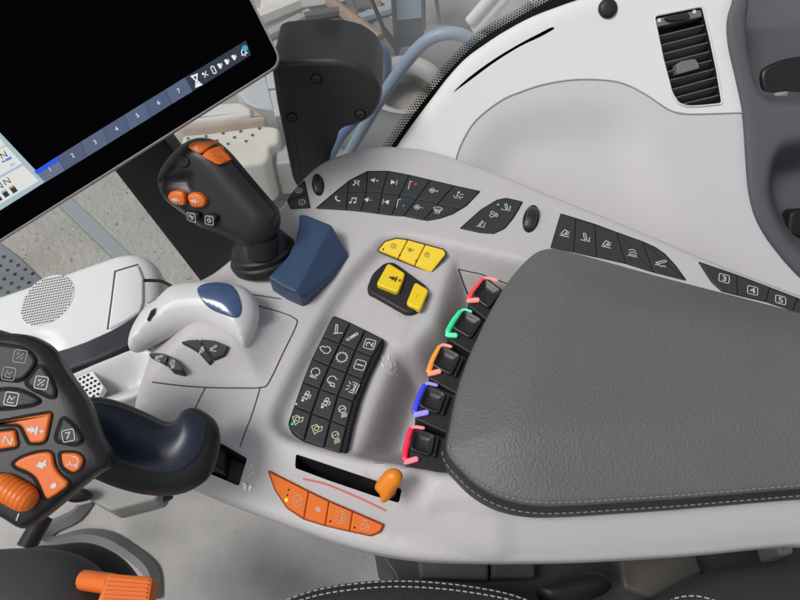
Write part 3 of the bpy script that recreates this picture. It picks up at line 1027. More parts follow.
for r in range(5):
    for c in range(3):
        a, b_, c_, d = G[r][c], G[r][c + 1], G[r + 1][c + 1], G[r + 1][c]
        poly = [a, b_, c_, d]
        if r == 4 and c == 0:
            poly = [(128, 400), (193, 425), (165, 528), (140, 512), (120, 494), (108, 470)]
        k = KI[r][c]
        p = Zk([KC[r][c]])[0]
        m = M_ICON if r < 4 else mat('icon cream', (0.6, 0.55, 0.38), .6, .2)
        ics = [('box', p, -70, 10, m), ('T:' + k, p, -70, 6.5, m, dict(sx=1.3))] if k in '12' else [(k, p, 20, 12, m, dict(w=.14))]
        kk = key(kp, PZ, Zk(poly), h1, M_KEY, ics, hk, gap=.0006, label='black key numbered %s, turned sideways' % k if k in '12' else None, h0=.005)
mb = MB()
lights(kp, PZ, [(Zk([c])[0], m, 1.0) for c, m in (((292, 297), M_RED), ((136, 390), M_LEDG), ((121, 465), M_LEDG), ((128, 456), M_LEDG))], h1 + .0004, hk)
mb = MB()
icon(mb, PZ, 'dashes', Zk([(478, 235)])[0], 25, 20, M_MARK, .0009, hf_con, w=.10)
mb.build('printed_marks', console)
mb = MB()
icon(mb, PZ, 'dashes', Zk([(500, 262)])[0], 70, 14, M_MARK, .0009, hf_con, w=.11)
mb.build('printed_marks', console)
mb = MB()
icon(mb, PZ, 'turtle', (250, 488), -70, 7, M_MARK, .0012, hf_con)
icon(mb, PZ, 'hare', (244.5, 486), -70, 9, M_MARK, .0012, hf_con)
icon(mb, PZ, 'dashes', (251, 471), 60, 11, M_MARK, .0012, hf_con, w=.15)
mb.build('printed_marks', console)

# --- orange keys
Zo = zc(200, 440, 3.333)
ho_ = planefit(PZ, Zo([(228, 103), (362, 171), (509, 238), (612, 283), (600, 305), (570, 318), (498, 303), (417, 285), (346, 262), (290, 225), (250, 165)]), hf_con)
bed('key_bed', PZ, Zo([(228, 103), (362, 171), (430, 204), (509, 238), (612, 283), (600, 305), (570, 318), (498, 303), (417, 285), (346, 262), (290, 225), (250, 165)]), .0006, ho_, mat('orange gap', (.25, .05, .01), .6, .2))
for poly, ics, lab in (([(228, 103), (362, 171), (346, 262), (290, 225), (250, 165)], [('lamp', (325, 203), 20, 36, M_ICONO)], 'orange key with ring symbol and yellow lamp'),
                       ([(362, 171), (430, 204), (417, 285), (346, 262)], [('T:8', (393, 231), -72, 22, M_ICON)], 'orange key with a white figure like an 8'),
                       ([(430, 204), (509, 238), (498, 303), (417, 285)], [('hitch', (468, 257), 15, 36, M_ICONO)], 'orange key with hitch symbol'),
                       ([(509, 238), (612, 283), (600, 305), (570, 318), (498, 303)], [('tractor', (550, 285), 15, 34, M_ICONO)], 'orange key with machine symbol, nearest the lever')):
    key(console, PZ, Zo(poly), .0022, M_ORG, [(i[0], Zo([i[1]])[0], i[2], i[3] / 3.333, i[4]) for i in ics], ho_, label=lab)
mb = MB()
lights(console, PZ, [(Zo([c])[0], m, r) for c, m, r in (((295, 166), M_PIT, .8), ((291, 184), M_PIT, .8), ((288, 200), M_LEDY, 1.5), ((434, 271), M_PIT, .9), ((515, 292), M_PIT, .9))], .0026, ho_)

# --- orange lever in the slot
b = MB()
q = atz((391, 492), -.02)
ax = atz((389, 478), .028) - q
ax /= np.linalg.norm(ax)
PL = Plane(atz((390, 484), .022), (-0.25, -0.55, 0.8))
pillow(b, PL, spline(PL.uvs([(375, 487), (380, 477), (388, 469.5), (396, 469), (402, 474), (402, 482), (396, 490), (389, 500), (382, 502), (380, 494)]), 4), .006, .006, .006, .0015, M_ORG2)
tube(b, [q, q + ax * .02, q + ax * .04], .005, M_ORG2)
b.build('slider_lever', console, 'orange lever standing in the dark slot', weld=True)

# --- five lit paddle switches
PAD = [((466.8, 300.8), (485, 277), (479.8, 299.8), (498, 281), (486.8, 292.8), (.8, .6), (1, .05, .06), (1, .32, .30), 'red'),
       ((445.8, 334.8), (462.3, 309.2), (457.7, 335.5), (472, 312), (467.5, 323.5), (.86, .5), (.02, .70, .28), (.12, .85, .45), 'green'),
       ((427.3, 374.3), (441.3, 344.2), (441.3, 370.8), (452, 347), (446.5, 360), (.88, .47), (.95, .30, .03), (1, .33, .25), 'orange'),
       ((413.3, 415.3), (425.5, 382.7), (429, 411.8), (437.8, 385.5), (432.5, 399.5), (.92, .38), (.03, .05, .75), (.36, .30, 1), 'blue'),
       ((403.8, 462.5), (411.5, 426.5), (418.5, 458.3), (424.8, 428.2), (422.7, 442), (.95, .32), (.85, .01, .06), (1, .24, .32), 'crimson')]
PP = level(-0.004)
for A, B, A2, B2, C, u, c1, c2, nm in PAD:
    A, B, A2, B2, C, u = map(np.array, (A, B, A2, B2, C, u))
    b = MB()
    e = 1.5
    n_ = np.array([u[1], -u[0]])
    poly = [A + u * e * 2.5 - n_ * 3.0, A + u * 1.5 + n_ * 1, B + u * 2, B + u * e * 3 + n_ * 1.0, B + u * 48, A + u * 48 - n_ * 4]
    slab(b, PP, rnd(ccw(PP.uvs(poly)), .002), -.07, .0, M_BLACK, .0015)
    pd = b.build('paddle_switch', console, 'black paddle switch with glowing %s edge' % nm)
    b = MB()
    v = (B - A) / np.linalg.norm(B - A)
    s = 11.2
    P = rnd(ccw(PP.uvs([C - u * s - v * s, C + u * s - v * s, C + u * s + v * s, C - u * s + v * s], .004)), .004, 4)
    cen = P.mean(0)
    N = len(P)
    V_, F2 = [], []
    for sc, h in ((1, -.001), (1, .0028), (.97, .0037), (.92, .004), (.82, .0034), (.68, .0018), (.5, .0006), (.25, .0001)):
        V_.extend(PP.pt(cen + (P - cen) * sc, h))
    for r in range(7):
        for i in range(N):
            F2.append((r * N + i, r * N + (i + 1) % N, (r + 1) * N + (i + 1) % N, (r + 1) * N + i))
    F2.append(tuple(7 * N + i for i in range(N)))
    b.add(V_, F2, M_GRIP)
    b.build('finger_cap', pd)
    # raised rear wall
    b = MB()
    r0 = C + u * 13
    slab(b, PP, rnd(ccw(PP.uvs([r0 - v * 10, r0 + u * 3 - v * 10, r0 + u * 3 + v * 10, r0 + v * 10], .004)), .001), -.002, .005, M_BLACK, .0012)
    b.build('cap_rim', pd)
    b = MB()
    mid = (A + B) / 2 - u * 1.2
    m1, m2 = glow(nm + ' light', c1, .45), glow(nm + ' pale light', c2, .45)
    def p3d(p, h):
        return PP.pt(PP.uv1(p, h), h)
    tube(b, [p3d(q, .0015) for q in spline([A + v * 1.5, mid, B - v * 1.5], 5, False)], [.0014] + [.0024] * 9 + [.0014], m1, 10)
    tube(b, [p3d(q, .0028) for q in spline([A2, A * .75 + A2 * .25, A + v * 1.5 + u * .5], 5, False)], [.0009] + [.0024] * 9 + [.0016], m2, 10)
    tube(b, [p3d(q, .0028) for q in spline([B2, B * .75 + B2 * .25, B - v * 1.5 + u * .5], 5, False)], [.0007] + [.0015] * 9 + [.0012], m2, 10)
    b.build('light_edge', pd, 'glowing %s edge' % nm)
b = MB()
ribbon(b, level(-.006), level(-.006).uvs([(458.5, 269.5), (464, 285), (469, 297)]), .0016, M_BLACK, .0, bump=.001)
ribbon(b, level(-.006), level(-.006).uvs([(458.5, 269.5), (480, 274), (508, 284)]), .0012, M_BLACK, .0001, bump=.001)
b.build('corner_trim', console, 'thin black pointed trim by the red paddle')

# --- hand rest hump
Zh = zc(120, 260, 3.75)
PH = Plane(atz((195, 330), .014), (-0.05, -0.18, 1))
hr_px = Zh([(40, 338), (38, 300), (58, 245), (95, 190), (140, 155), (185, 112), (230, 92), (300, 84), (370, 83), (430, 93), (480, 113), (510, 150), (521, 200), (511, 260), (490, 308), (472, 330), (440, 314), (400, 293), (335, 263), (270, 260), (200, 280), (120, 320), (70, 345)])
hro = spline(PH.uvs(hr_px), 4)
b = MB()
hf_h = pillow(b, PH, hro, .022, .020, .034, .003, M_HAND)
hr = b.build('hand_rest', console, 'smooth pale hump with navy oval inlay', weld=True, angle=70)
b = MB()
P = spline(PH.uvs(Zh([(290, 112), (312, 92), (360, 84), (408, 90), (437, 115), (454, 160), (454, 198), (434, 217), (390, 205), (342, 185), (308, 152)]), .012), 4)
P = PH.uvs(Zh([(290, 112), (312, 92), (360, 84), (408, 90), (437, 115), (454, 160), (454, 198), (434, 217), (390, 205), (342, 185), (308, 152)]), 0, hf_h)
relief(b, PH, spline(P, 4), lambda uv: hf_h(uv) + .0012, .003, M_NAVYG, .0008, [(0, -.002)])
b.build('inlay', hr, 'glossy navy oval inlay')
b = MB()
fill(b, PH, PH.uvs([(147, 320), (151, 311), (156, 307.5), (154.5, 314), (149, 322)], 0.0006, hf_h), M_PIT, .0010, hf_h)
b.build('recess', hr)
Zh0 = Zh
Zh = zc(120.8, 261.6, 3.75)
hfan = planefit(PZ, Zh([(221, 300), (292, 288), (405, 315), (388, 350), (330, 386)]), hf_con)
hoval = planefit(PZ, Zh([(98, 346), (155, 341), (235, 402), (190, 407), (140, 373)]), hf_con)
key(hr, PZ, Zh([(221, 300), (255, 291), (292, 288), (322, 335), (346, 368), (330, 386), (290, 340), (255, 318)]), .004, M_KEY, [('shaft', Zh([(302, 332)])[0], 30, 7, M_ICONL)], hfan, h0=-.02, label='dark fan-shaped key, left half')
key(hr, PZ, Zh([(293, 288), (350, 292), (405, 315), (388, 350), (348, 367), (322, 334)]), .004, M_KEY, [('cyl', Zh([(348, 325)])[0], 10, 7, M_ICONL)], hfan, h0=-.02, label='dark fan-shaped key, right half')
key(hr, PZ, Zh([(98, 346), (125, 339), (155, 341), (180, 350), (168, 386), (140, 373), (115, 357)]), .004, M_KEY, [('cyl', Zh([(143, 360)])[0], 25, 6.5, M_ICONL)], hoval, h0=-.02, label='dark oval key, left half')
key(hr, PZ, Zh([(181, 350), (205, 363), (222, 382), (235, 402), (230, 413), (190, 407), (169, 387)]), .004, M_KEY, [('lampbeam', Zh([(195, 385)])[0], 30, 7, M_ICONL)], hoval, h0=-.02, label='dark oval key, right half')

Zh = Zh0
# --- rounded end bowl under the hand rest, with perforated strip
PB = level(-0.05)
b = MB()
bo = spline(PB.uvs([(58, 380), (85, 366), (112, 355), (134, 347), (152, 350), (158, 364), (152, 382), (138, 394), (112, 402), (82, 408), (60, 400)]), 4)
hb = lambda uv: -0.03 * sstep(sdf(uv, bo) / .03) 
relief(b, PB, bo, hb, .004, M_HAND, .006, [(0, -.03), (.01, -.08)])
bowl = b.build('end_bowl', console, 'rounded light grey bowl below the hand rest', angle=70)
b = MB()
P = PB.uvs([(56, 386), (78, 373), (93, 371), (104, 387), (98, 398), (66, 402)], -.004)
slab(b, PB, P, -.012, -.004, M_WHITE, .001)
for i in range(11):
    for j in range(-2, 7):
        c = np.array((60, 384)) + np.array((4.1, -2.0)) * i + np.array((1.5, 4.0)) * j + (np.array((2, -1)) if j % 2 else 0)
        if sdf(np.array([PB.at(c, -.004)]), ccw(P))[0] > .0016:
            dot(b, PB, c, 1.45, M_PIT, -.0037)
b.build('perforated_strip', console, 'white strip with round holes')

# --- navy wedge beside the joystick
PW = level(0.0)
top = [(299, 214), (306, 214.5), (331, 224.5), (347, 242.5), (331, 266), (306, 291), (300, 294), (284, 287), (268, 277), (277, 268), (288, 256), (296, 238), (298.5, 226)]
b = MB()
P = ccw(PW.uvs(top, .022))
a0, a1 = PW.at((332, 224), .022), PW.at((299, 287), .022)
nrm = np.array([-(a1 - a0)[1], (a1 - a0)[0]]); nrm /= np.linalg.norm(nrm)
if (PW.at((347, 242), .022) - a0) @ nrm < 0: nrm = -nrm
hw = lambda uv: 0.022 - np.clip((np.asarray(uv) - a0) @ nrm, 0, 1) * 0.85
P = rnd(P, .002, 3)
relief(b, PW, P, hw, .003, M_NAVY, .0018, [(0, -.012), (0, -.03)])
b.build('support_wedge', console, 'navy blue wedge beside the tall joystick', angle=25)

# ================================================================== ARMREST PAD
PA = level(0.040)
pad = empty('armrest_pad', (0.26, -0.02, 0.0), 'large grey grained leather armrest cushion with stitched edge', 'armrest')
po = spline(PA.uvs([(447, 452), (450, 425), (458, 388), (472, 350), (490, 312), (508, 282), (528, 259), (543, 250.5), (560, 251), (600, 261), (650, 275), (700, 288), (750, 301), (800, 314), (860, 330), (905, 345), (925, 365), (930, 420), (920, 470), (900, 482), (850, 486), (800, 489), (740, 494), (680, 499), (620, 503), (570, 506), (535, 506), (505, 500), (482, 489), (464, 474)], -.008), 5)
po = ccw(po)
prof = [(.006, -.050), (.001, -.046), (-.0015, -.036), (-.002, -.024), (-.001, -.015), (.0008, -.0112), (.0016, -.0104), (.0006, -.0096), (0, -.008), (.0010, -.0055), (.003, -.0034), (.006, -.0020), (.010, -.0007)]
N = len(po)
V_, F2 = [], []
for d, h in prof:
    V_.extend(PA.pt(inset(po, d) if d else po, h))
for r in range(len(prof) - 1):
    for i in range(N):
        F2.append((r * N + i, r * N + (i + 1) % N, (r + 1) * N + (i + 1) % N, (r + 1) * N + i))
ms = [None] * len(F2)
b = MB()
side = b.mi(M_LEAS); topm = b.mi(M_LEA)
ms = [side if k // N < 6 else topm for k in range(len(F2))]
b.add(V_, F2, ms)
inn = inset(po, .010)
sl = MB()
hd = lambda uv: -.0007 + .013 * np.sin(np.clip(sdf(uv, inn) / .05, 0, 1) * math.pi / 2)
relief(b, PA, inn, hd, .006, M_LEA)
b.build('cushion', pad, weld=True, angle=50)


def stitches(mb, plane, path, h, L, gap, r, m, hf=None, dirz=0.0006):
    P = resample(path, .0006, False)
    seg = np.linalg.norm(np.diff(P, axis=0), axis=1)
    s = np.concatenate([[0], np.cumsum(seg)])
    t = 0
    while t + L < s[-1]:
        q = [np.array([np.interp(t + L * k / 3, s, P[:, 0]), np.interp(t + L * k / 3, s, P[:, 1])]) for k in range(4)]
        hh = [h - r * .8, h + r * .4, h + r * .4, h - r * .8]
        if hf is not None:
            hh = [x + float(hf(np.array([y]))[0]) for x, y in zip(hh, q)]
        tube(mb, [plane.pt(y, x) for x, y in zip(hh, q)], r, m, 6)
        t += L + gap


# the two seams run round the near edge only as far as one sees them
def near(P):
    k = [i for i in range(len(P)) if P[i][1] < PA.at((500, 440))[1]]
    Q = P[k]
    return Q[np.argsort(Q[:, 0])]
b = MB()
stitches(b, PA, near(inset(po, .0016)), -.0036, .0030, .0018, .00042, M_THREAD)
b.build('upper_stitching', pad)
b = MB()
stitches(b, PA, near(inset(po, -.0026)), -.0180, .0032, .0022, .0004, M_THREAD)
b.build('lower_stitching', pad)
# ================================================================== TALL JOYSTICK
Zj = zc(140, 120, 4)
jb = atz((263, 262), 0.006)
joy = empty('joystick', jb, 'tall black joystick with orange buttons beside the navy wedge', 'joystick')
PJ = Plane(atz((258, 246), 0.030), (-0.25, -0.80, 0.62))
jo = spline(PJ.uvs(Zj([(235, 71), (275, 79), (312, 103), (352, 143), (402, 203), (462, 274), (512, 332), (541, 372), (549, 412), (536, 468), (502, 503), (460, 514), (400, 489), (330, 455), (262, 430), (222, 404), (188, 374), (148, 345), (110, 310), (86, 255), (85, 218), (101, 178), (140, 128), (188, 86)])), 4)
dent = PJ.uvs(Zj([(80, 200), (160, 205), (215, 185), (265, 190), (255, 250), (280, 300), (200, 270), (130, 262), (70, 300)]))
ridge = PJ.uvs(Zj([(345, 160), (440, 270), (530, 390), (500, 480), (560, 480), (580, 380), (420, 180)]))
def jx(uv):
    return -0.005 * sstep(sdf(uv, dent) / .012)
b = MB()
hf_j = pillow(b, PJ, jo, .017, .026, .016, .0028, M_GRIP, jx)
# neck going down into the boot
up = jb * 0 + PJ.ey
tube(b, [PJ.pt(PJ.uv1((258, 236)), -.004), atz((262, 253), .018)], [.017, .017], M_GRIP, 20)
grip = b.build('grip', joy, weld=True, angle=60)
b = MB()
axis = PJ.pt(PJ.uv1((230, 190)), 0) - jb
axis = axis / np.linalg.norm(axis) + np.array([.12, 0, .25])
base = atz((266, 262), -.006)
lathe(b, base, axis, [(0, .033), (.006, .034), (.008, .033), (.009, .0315), (.014, .032), (.0155, .031), (.0165, .029), (.021, .0275), (.027, .0235), (.033, .019)], M_BLACK)
b.build('boot', joy, 'ribbed black rubber boot')
def kj(polyz, m, ics, label, h1=.0052, smooth=5):
    return key(joy, PJ, Zj(polyz), h1, m, [(i[0], Zj([i[1]])[0], i[2], i[3] / 4, i[4]) for i in ics], hf_j, gap=.0008, bevel=.0018, r=0, h0=-.003, label=label, name='button', smooth=smooth, dome=.0008)
kj([(188, 112), (198, 92), (222, 84), (250, 86), (273, 98), (262, 122), (240, 138), (210, 128)], M_ORG, [('plus', (226, 107), 10, 20, M_ICON)], 'orange button with plus sign')
kj([(244, 146), (260, 122), (283, 109), (312, 122), (340, 150), (332, 170), (314, 184), (280, 170)], M_ORG, [('minus', (290, 139), 10, 20, M_ICON)], 'orange button with minus sign')
kj([(107, 308), (118, 286), (148, 280), (174, 290), (180, 318), (177, 344), (150, 344), (122, 332)], M_ORG, [('spline', (143, 320), 8, 34, M_ICON)], 'orange button, left of the lower pair')
kj([(186, 302), (205, 288), (235, 294), (260, 318), (259, 344), (235, 355), (206, 350), (190, 328)], M_ORG, [('spline', (220, 325), 8, 34, M_ICON)], 'orange button, right of the lower pair')
kj([(180, 372), (205, 362), (235, 372), (238, 396), (218, 412), (190, 408)], M_BASE, [('boxfan', (205, 390), 12, 34, M_ICON)], 'small black button, left', smooth=3)
kj([(252, 380), (278, 372), (306, 384), (306, 408), (284, 424), (258, 414)], M_BASE, [('boxlamp', (277, 402), 12, 34, M_ICON)], 'small black button, right', smooth=3)
b = MB()
cc = Zj([(170, 168)])[0]
P = PJ.uvs([(cc[0] + 7.5 * math.cos(t), cc[1] + 6 * math.sin(t)) for t in np.linspace(0, 2 * math.pi, 25)[:-1]], 0, hf_j)
slab(b, PJ, ccw(P), -.002, .002, M_BLACK, .0012, hf_j)
b.build('button', joy, 'round black button')
b = MB()
tube(b, [PJ.pt(PJ.at(q, .0, hf_j), float(hf_j(np.array([PJ.at(q, .0, hf_j)]))[0])) for q in spline(Zj([(330, 118), (345, 160), (400, 230), (470, 320), (518, 388), (520, 440)]), 4, False)], .0007, M_BASE, 6)
b.build('seam', joy)

# ================================================================== DRIVE LEVER (lower left)
Zl = zc(0, 320, 3.3333)
Zm = zc(0, 450, 4)
Zn = zc(40, 360, 3.636)
lever = empty('drive_lever', atz((215, 470), -.03), 'black multifunction drive lever with navy palm rest and orange keys', 'control lever')
PLp = Plane(along((150, 445), .53), (-0.10, -0.42, 0.90))
palm = spline(PLp.uvs(Zl([(225, 268), (262, 260), (330, 257), (400, 274), (480, 308), (545, 338), (588, 333), (612, 302), (650, 293), (698, 322), (722, 360), (727, 420), (712, 490), (680, 540), (622, 574), (560, 586), (480, 580), (400, 560), (320, 528), (240, 490), (215, 400)])), 4)
sad = PLp.uvs(Zl([(480, 300), (600, 300), (560, 380), (470, 420), (420, 360)]))
b = MB()
hf_p = pillow(b, PLp, palm, .020, .026, .030, .003, M_BLACK, lambda uv: -.004 * sstep(sdf(uv, sad) / .02))
b.build('palm_body', lever, weld=True, angle=60)
b = MB()
np_ = PLp.uvs(Zl([(262, 282), (290, 275), (330, 271), (400, 286), (480, 318), (548, 347), (588, 338), (612, 308), (640, 306), (672, 326), (688, 352), (686, 396), (668, 440), (640, 476), (600, 502), (556, 512), (500, 506), (440, 488), (390, 468), (345, 440), (312, 395), (290, 340)]), 0, hf_p)
relief(b, PLp, spline(np_, 3), lambda uv: hf_p(uv) + .0010, .003, M_NAVYD, .0012, [(0, -.003)])
b.build('palm_pad', lever, 'dark navy soft palm pad', angle=60)
# support going down into the gate
b = MB()
PG = level(-.020)
slab(b, PG, rnd(ccw(PG.uvs([(198, 446), (228, 448), (225, 474), (196, 464)])), .002), -.05, .004, M_BLACK, .002)
slab(b, PG, rnd(ccw(PG.uvs([(228, 452), (245, 461), (238, 482), (223, 476)])), .002), -.05, -.012, M_DGREY, .001)
b.build('lever_arm', lever)
# head
PHd = Plane(along((40, 430), .475), (0.05, -0.42, 0.90))
head_px = Zl([(-60, 40), (0, 40), (70, 48), (130, 76), (165, 112), (200, 172), (248, 240), (275, 290), (312, 388), (346, 448), (352, 490), (330, 510)]) + Zm([(360, 112), (270, 185), (190, 252), (110, 312), (60, 326), (0, 292), (-60, 250)]) + [(-45, 480), (-45, 380)]
ho = ccw(PHd.uvs(head_px))
ho = spline(ho, 3)
b = MB()
relief(b, PHd, ho, zero, .005, M_GRIP, .009, [(0, -.006), (.003, -.016), (.010, -.024), (.03, -.028)])
V_ = PHd.pt(inset(ho, .012), -.03)
head = b.build('head', lever, 'black key-covered lever head', angle=55)
def kl(poly, m, ics, label, z=Zl, s=3.3333, h1=.0025, smooth=0, r=.004, frame=True):
    P = PHd.uvs(z(poly))
    if frame:
        bb = MB()
        Q = rnd(ccw(P), r * 1.2, 4) if not smooth else spline(ccw(P), 3)
        fill(bb, PHd, inset(Q, -.0012), M_PIT, .0004)
        bb.build('key_gap', head)
    return key(head, PHd, z(poly), h1, m, [(i[0], z([i[1]])[0], i[2], i[3] / s, i[4]) + tuple(i[5:]) for i in ics], gap=.0006, bevel=.0015, r=r, label=label, smooth=smooth)
G2 = dict(w=.13)
kl([(-40, 75), (20, 82), (75, 90), (108, 112), (122, 140), (100, 175), (70, 205), (20, 200), (-40, 195)], M_KEY, [('boxfield', (68, 121), 8, 44, M_ICONG, G2), ('boxroad', (30, 179), 8, 44, M_ICONG, G2)], 'black double key with two boxed symbols', frame=True, r=.006)
kl([(82, 210), (125, 155), (140, 152), (165, 185), (186, 235), (184, 260), (165, 258), (110, 232)], M_KEY, [('boxfield', (138, 209), 8, 44, M_ICONL, G2)], 'black triangular key with boxed symbol', r=.005)
kl([(-40, 235), (30, 228), (70, 232), (110, 250), (140, 272), (110, 285), (40, 295), (-40, 300)], M_KEY, [('boxroad', (38, 263), 8, 46, M_ICONL, G2)], 'black flat key with boxed symbol', r=.005)
kl([(205, 330), (215, 325), (245, 348), (272, 390), (272, 408), (250, 418), (190, 405), (185, 390)], M_KEY, [('box', (228, 385), -12, 42, M_ICON, G2), ('T:7', (228, 385), -12, 24, M_ICON, dict(sx=1.3))], 'black key numbered 7', r=.005)
kl([(-40, 338), (0, 338), (80, 322), (165, 308), (172, 314), (152, 412), (100, 413), (92, 404), (70, 358), (56, 350), (-40, 352)], M_ORG, [('spline', (118, 368), 8, 56, M_ICONL)], 'orange key with arrow symbol', r=.004)
kl([(-40, 372), (0, 369), (45, 365), (52, 372), (60, 415), (52, 426), (0, 434), (-40, 438)], M_ORG, [('T:N', (27, 401), 14, 24, M_ICONL, dict(sx=1.35))], 'orange key with a pale letter N', r=.004)
kl([(48, 55), (70, 36), (105, 20), (150, 8), (190, 4), (210, 14), (217, 60), (235, 92), (276, 128), (268, 150), (225, 182), (190, 203), (174, 190), (158, 150), (140, 112), (105, 88), (62, 72)], M_ORG, [('hare', (168, 57), 20, 46, M_ICONL), ('leaf', (215, 143), 10, 34, M_ICONL)], 'orange bow-tie rocker with two animal symbols', z=Zm, s=4, r=.004)
kl([(238, 12), (260, 8), (308, 9), (337, 34), (325, 75), (295, 98), (245, 72)], M_ORG, [('grab', (292, 48), 8, 46, M_ICONL)], 'small orange key with loop symbol', z=Zm, s=4, r=.004)
# ribbed orange roller
b = MB()
fill(b, PHd, spline(PHd.uvs(Zm([(-20, 95), (40, 92), (100, 120), (145, 175), (150, 215), (120, 238), (60, 236), (0, 200), (-40, 150)])), 3), M_PIT, .0004)
b.build('key_gap', head)
b = MB()
ra, rb = PHd.pt(PHd.uv1(Zm([(-20, 120)])[0]), .002), PHd.pt(PHd.uv1(Zm([(150, 215)])[0]), .002)
n = 40
path = [ra + (rb - ra) * k / n for k in range(n + 1)]
rad = [.0085 * math.sqrt(max(0, 1 - (2 * k / n - 1) ** 4)) * (1 - .05 * (0.5 + .5 * math.cos(k * 2 * math.pi / 4))) + .0003 for k in range(n + 1)]
tube(b, path, rad, M_ORG, 24)
b.build('roller', head, 'ribbed orange thumb roller')
b = MB()
icon(b, PHd, 'tick', Zm([(71, 268)])[0], 18, 7.5, M_ICON, .0002, w=.35)
b.build('mark', head)
b = MB()
pcut = PHd.uvs(Zl([(250, 258), (290, 345), (330, 430), (345, 455)]))
# pale plate and black knobs under the lever
PU = level(-.10)
b = MB()
slab(b, PU, rnd(ccw(PU.uvs([(70, 470), (120, 478), (160, 492), (156, 499), (110, 511), (88, 499), (75, 490)])), .004), -.03, 0, M_MGREY, .003)
b.build('under_plate', console, 'pale grey plate hanging below the drive lever')
b = MB()
pillow(b, level(-.09), spline(level(-.09).uvs([(64, 494), (74, 489), (86, 489), (92, 494), (86, 500), (70, 502)]), 4), .012, .012, .012, .003, M_BLACK)
b.build('lever_knob', console, weld=True)
b = MB()
pillow(b, level(-.12), spline(level(-.12).uvs([(155, 496), (168, 494), (173, 497), (165, 502), (157, 502)]), 4), .008, .008, .006, .003, M_BLACK)
b.build('lever_knob', console, weld=True)

# ================================================================== MONITOR
PMo = Plane(along((150, 90), .60), (0.05, -0.60, 0.80))
mon = empty('touch_monitor', along((60, 60), .62), 'large tilted black touch monitor with blue numbered bar', 'monitor')
mo = [(-70, 285), (-190, 29), (122, -250), (250, -5), (258, 10), (278, 48), (279.5, 57), (278, 64), (273, 70), (200, 113), (140, 147), (56, 199)]
mo = [(-90, 290), (-190, 29), (122, -250), (252, 0), (279, 48), (279.5, 60), (273, 70), (140, 146.5), (56, 208 - 6)]
mo = [(-60, 279.5), (-190, 29), (122, -250), (252, 0), (283.5, 63)]
b = MB()
P = rnd(ccw(PMo.uvs(mo)), .013, 8)
slab(b, PMo, P, -.0035, 0, M_BEZEL, .0012, bottom=True)
slab(b, PMo, inset(P, .010), -.022, -.0034, M_BLACK, .0012, bottom=True)
b.build('housing', mon)
b = MB()
slab(b, PMo, inset(P, .0016), -.001, .0008, M_GLASSB, .0006)
b.build('glass', mon, 'black glass front')
Zs = zc(0, 0, 2.857)
HS = .0012
def scr(name, polys, parent=mon, label=None):
    bb = MB()
    for px, m, h in polys:
        fill(bb, PMo, PMo.uvs(px), m, h)
    return bb.build(name, parent, label)
bt = [(130, 522), (188, 487), (250, 449), (313, 410), (372, 373), (432, 336), (492, 298), (552, 262)]
tp = [(100, 490), (165, 448), (232, 406), (295, 367), (355, 330), (415, 293), (472, 258), (530, 222)]
nc = [(143, 484), (208, 444), (272, 406), (333, 368), (393, 330), (453, 293), (511, 259)]
ms_ = [screen('tab a', (.075, .10, .17)), screen('tab b', (.062, .085, .155)), screen('tab one', (.105, .13, .20))]
mdiv = screen('tab gap', (.03, .045, .10))
mwhite = screen('screen white', (.62, .63, .62))
mdig = screen('screen digit', (.75, .78, .82))
mframe = screen('screen frame', (.33, .42, .46))
mblk = screen('screen black', (.015, .02, .03))
mblue = screen('screen blue', (.01, .08, .62))
mbl2 = screen('screen mid blue', (.10, .18, .55))
mcy = screen('screen cyan', (.04, .32, .52))
mdk = screen('screen slate', (.022, .032, .05))
mor = screen('screen amber', (.55, .22, .02))
for i in range(7):
    b = MB()
    m = ms_[2] if i == 0 else ms_[i % 2]
    fill(b, PMo, PMo.uvs(Zs([bt[i], bt[i + 1], tp[i + 1], tp[i]])), m, HS)
    ribbon(b, PMo, PMo.uvs(Zs([bt[i + 1], tp[i + 1]])), .0006, mdiv, HS + .0001)
    icon(b, PMo, 'T:%d' % (i + 1), Zs([nc[i]])[0], -32, 4.2, mdig, HS)
    if i == 0:
        a, c = np.array(tp[0]), np.array(tp[1])
        d = (np.array(bt[0]) - a) * .3
        fill(b, PMo, PMo.uvs(Zs([a, c, c + (np.array(bt[1]) - c) * .3, a + d])), mblue, HS + .0001)
    b.build('tab', mon, 'blue tab numbered %d' % (i + 1))
b = MB()
fill(b, PMo, PMo.uvs(Zs([(552, 262), (530, 222), (703, 117), (718, 158)])), mdk, HS)
Zq = zc(130, 30, 5.333)
for k, c, s, a in (('hourglass', (355, 270), 11, -22), ('percent', (402, 237), 6.5, -30), ('cell', (446, 213), 8, -25), ('plug', (481, 190), 6.5, -35), ('plug', (518, 168), 6.5, -35), ('plug', (556, 145), 6.5, -35), ('bell', (606, 120), 7.5, -28)):
    icon(b, PMo, k, Zq([c])[0], a, s, mdig, HS, w=.22)
dot(b, PMo, Zq([(613, 97)])[0], 3, mcy, HS + .0004)
b.build('status_bar', mon, 'dark status bar with hourglass and bell')
Zw = zc(0, 100, 5)
b = MB()
fill(b, PMo, PMo.uvs(Zw([(-300, -110), (-60, 85), (0, 160), (175, 345), (230, 410), (0, 555), (-300, 720)])), mframe, HS)
for px in ([(-60, 130), (-5, 180), (30, 225), (0, 242), (-60, 270)], [(-60, 282), (0, 248), (36, 231), (115, 318), (0, 382), (-60, 415)], [(-60, 425), (0, 394), (120, 328), (198, 405), (0, 523), (-60, 560)]):
    fill(b, PMo, PMo.uvs(Zw(px)), mwhite, HS + .0001)
icon(b, PMo, 'T:N', Zw([(18, 275)])[0], -30, 6, mblk, HS + .0001, sx=1.1)
icon(b, PMo, 'T:N', Zw([(35, 407)])[0], -30, 6, mblk, HS + .0001, sx=1.1)
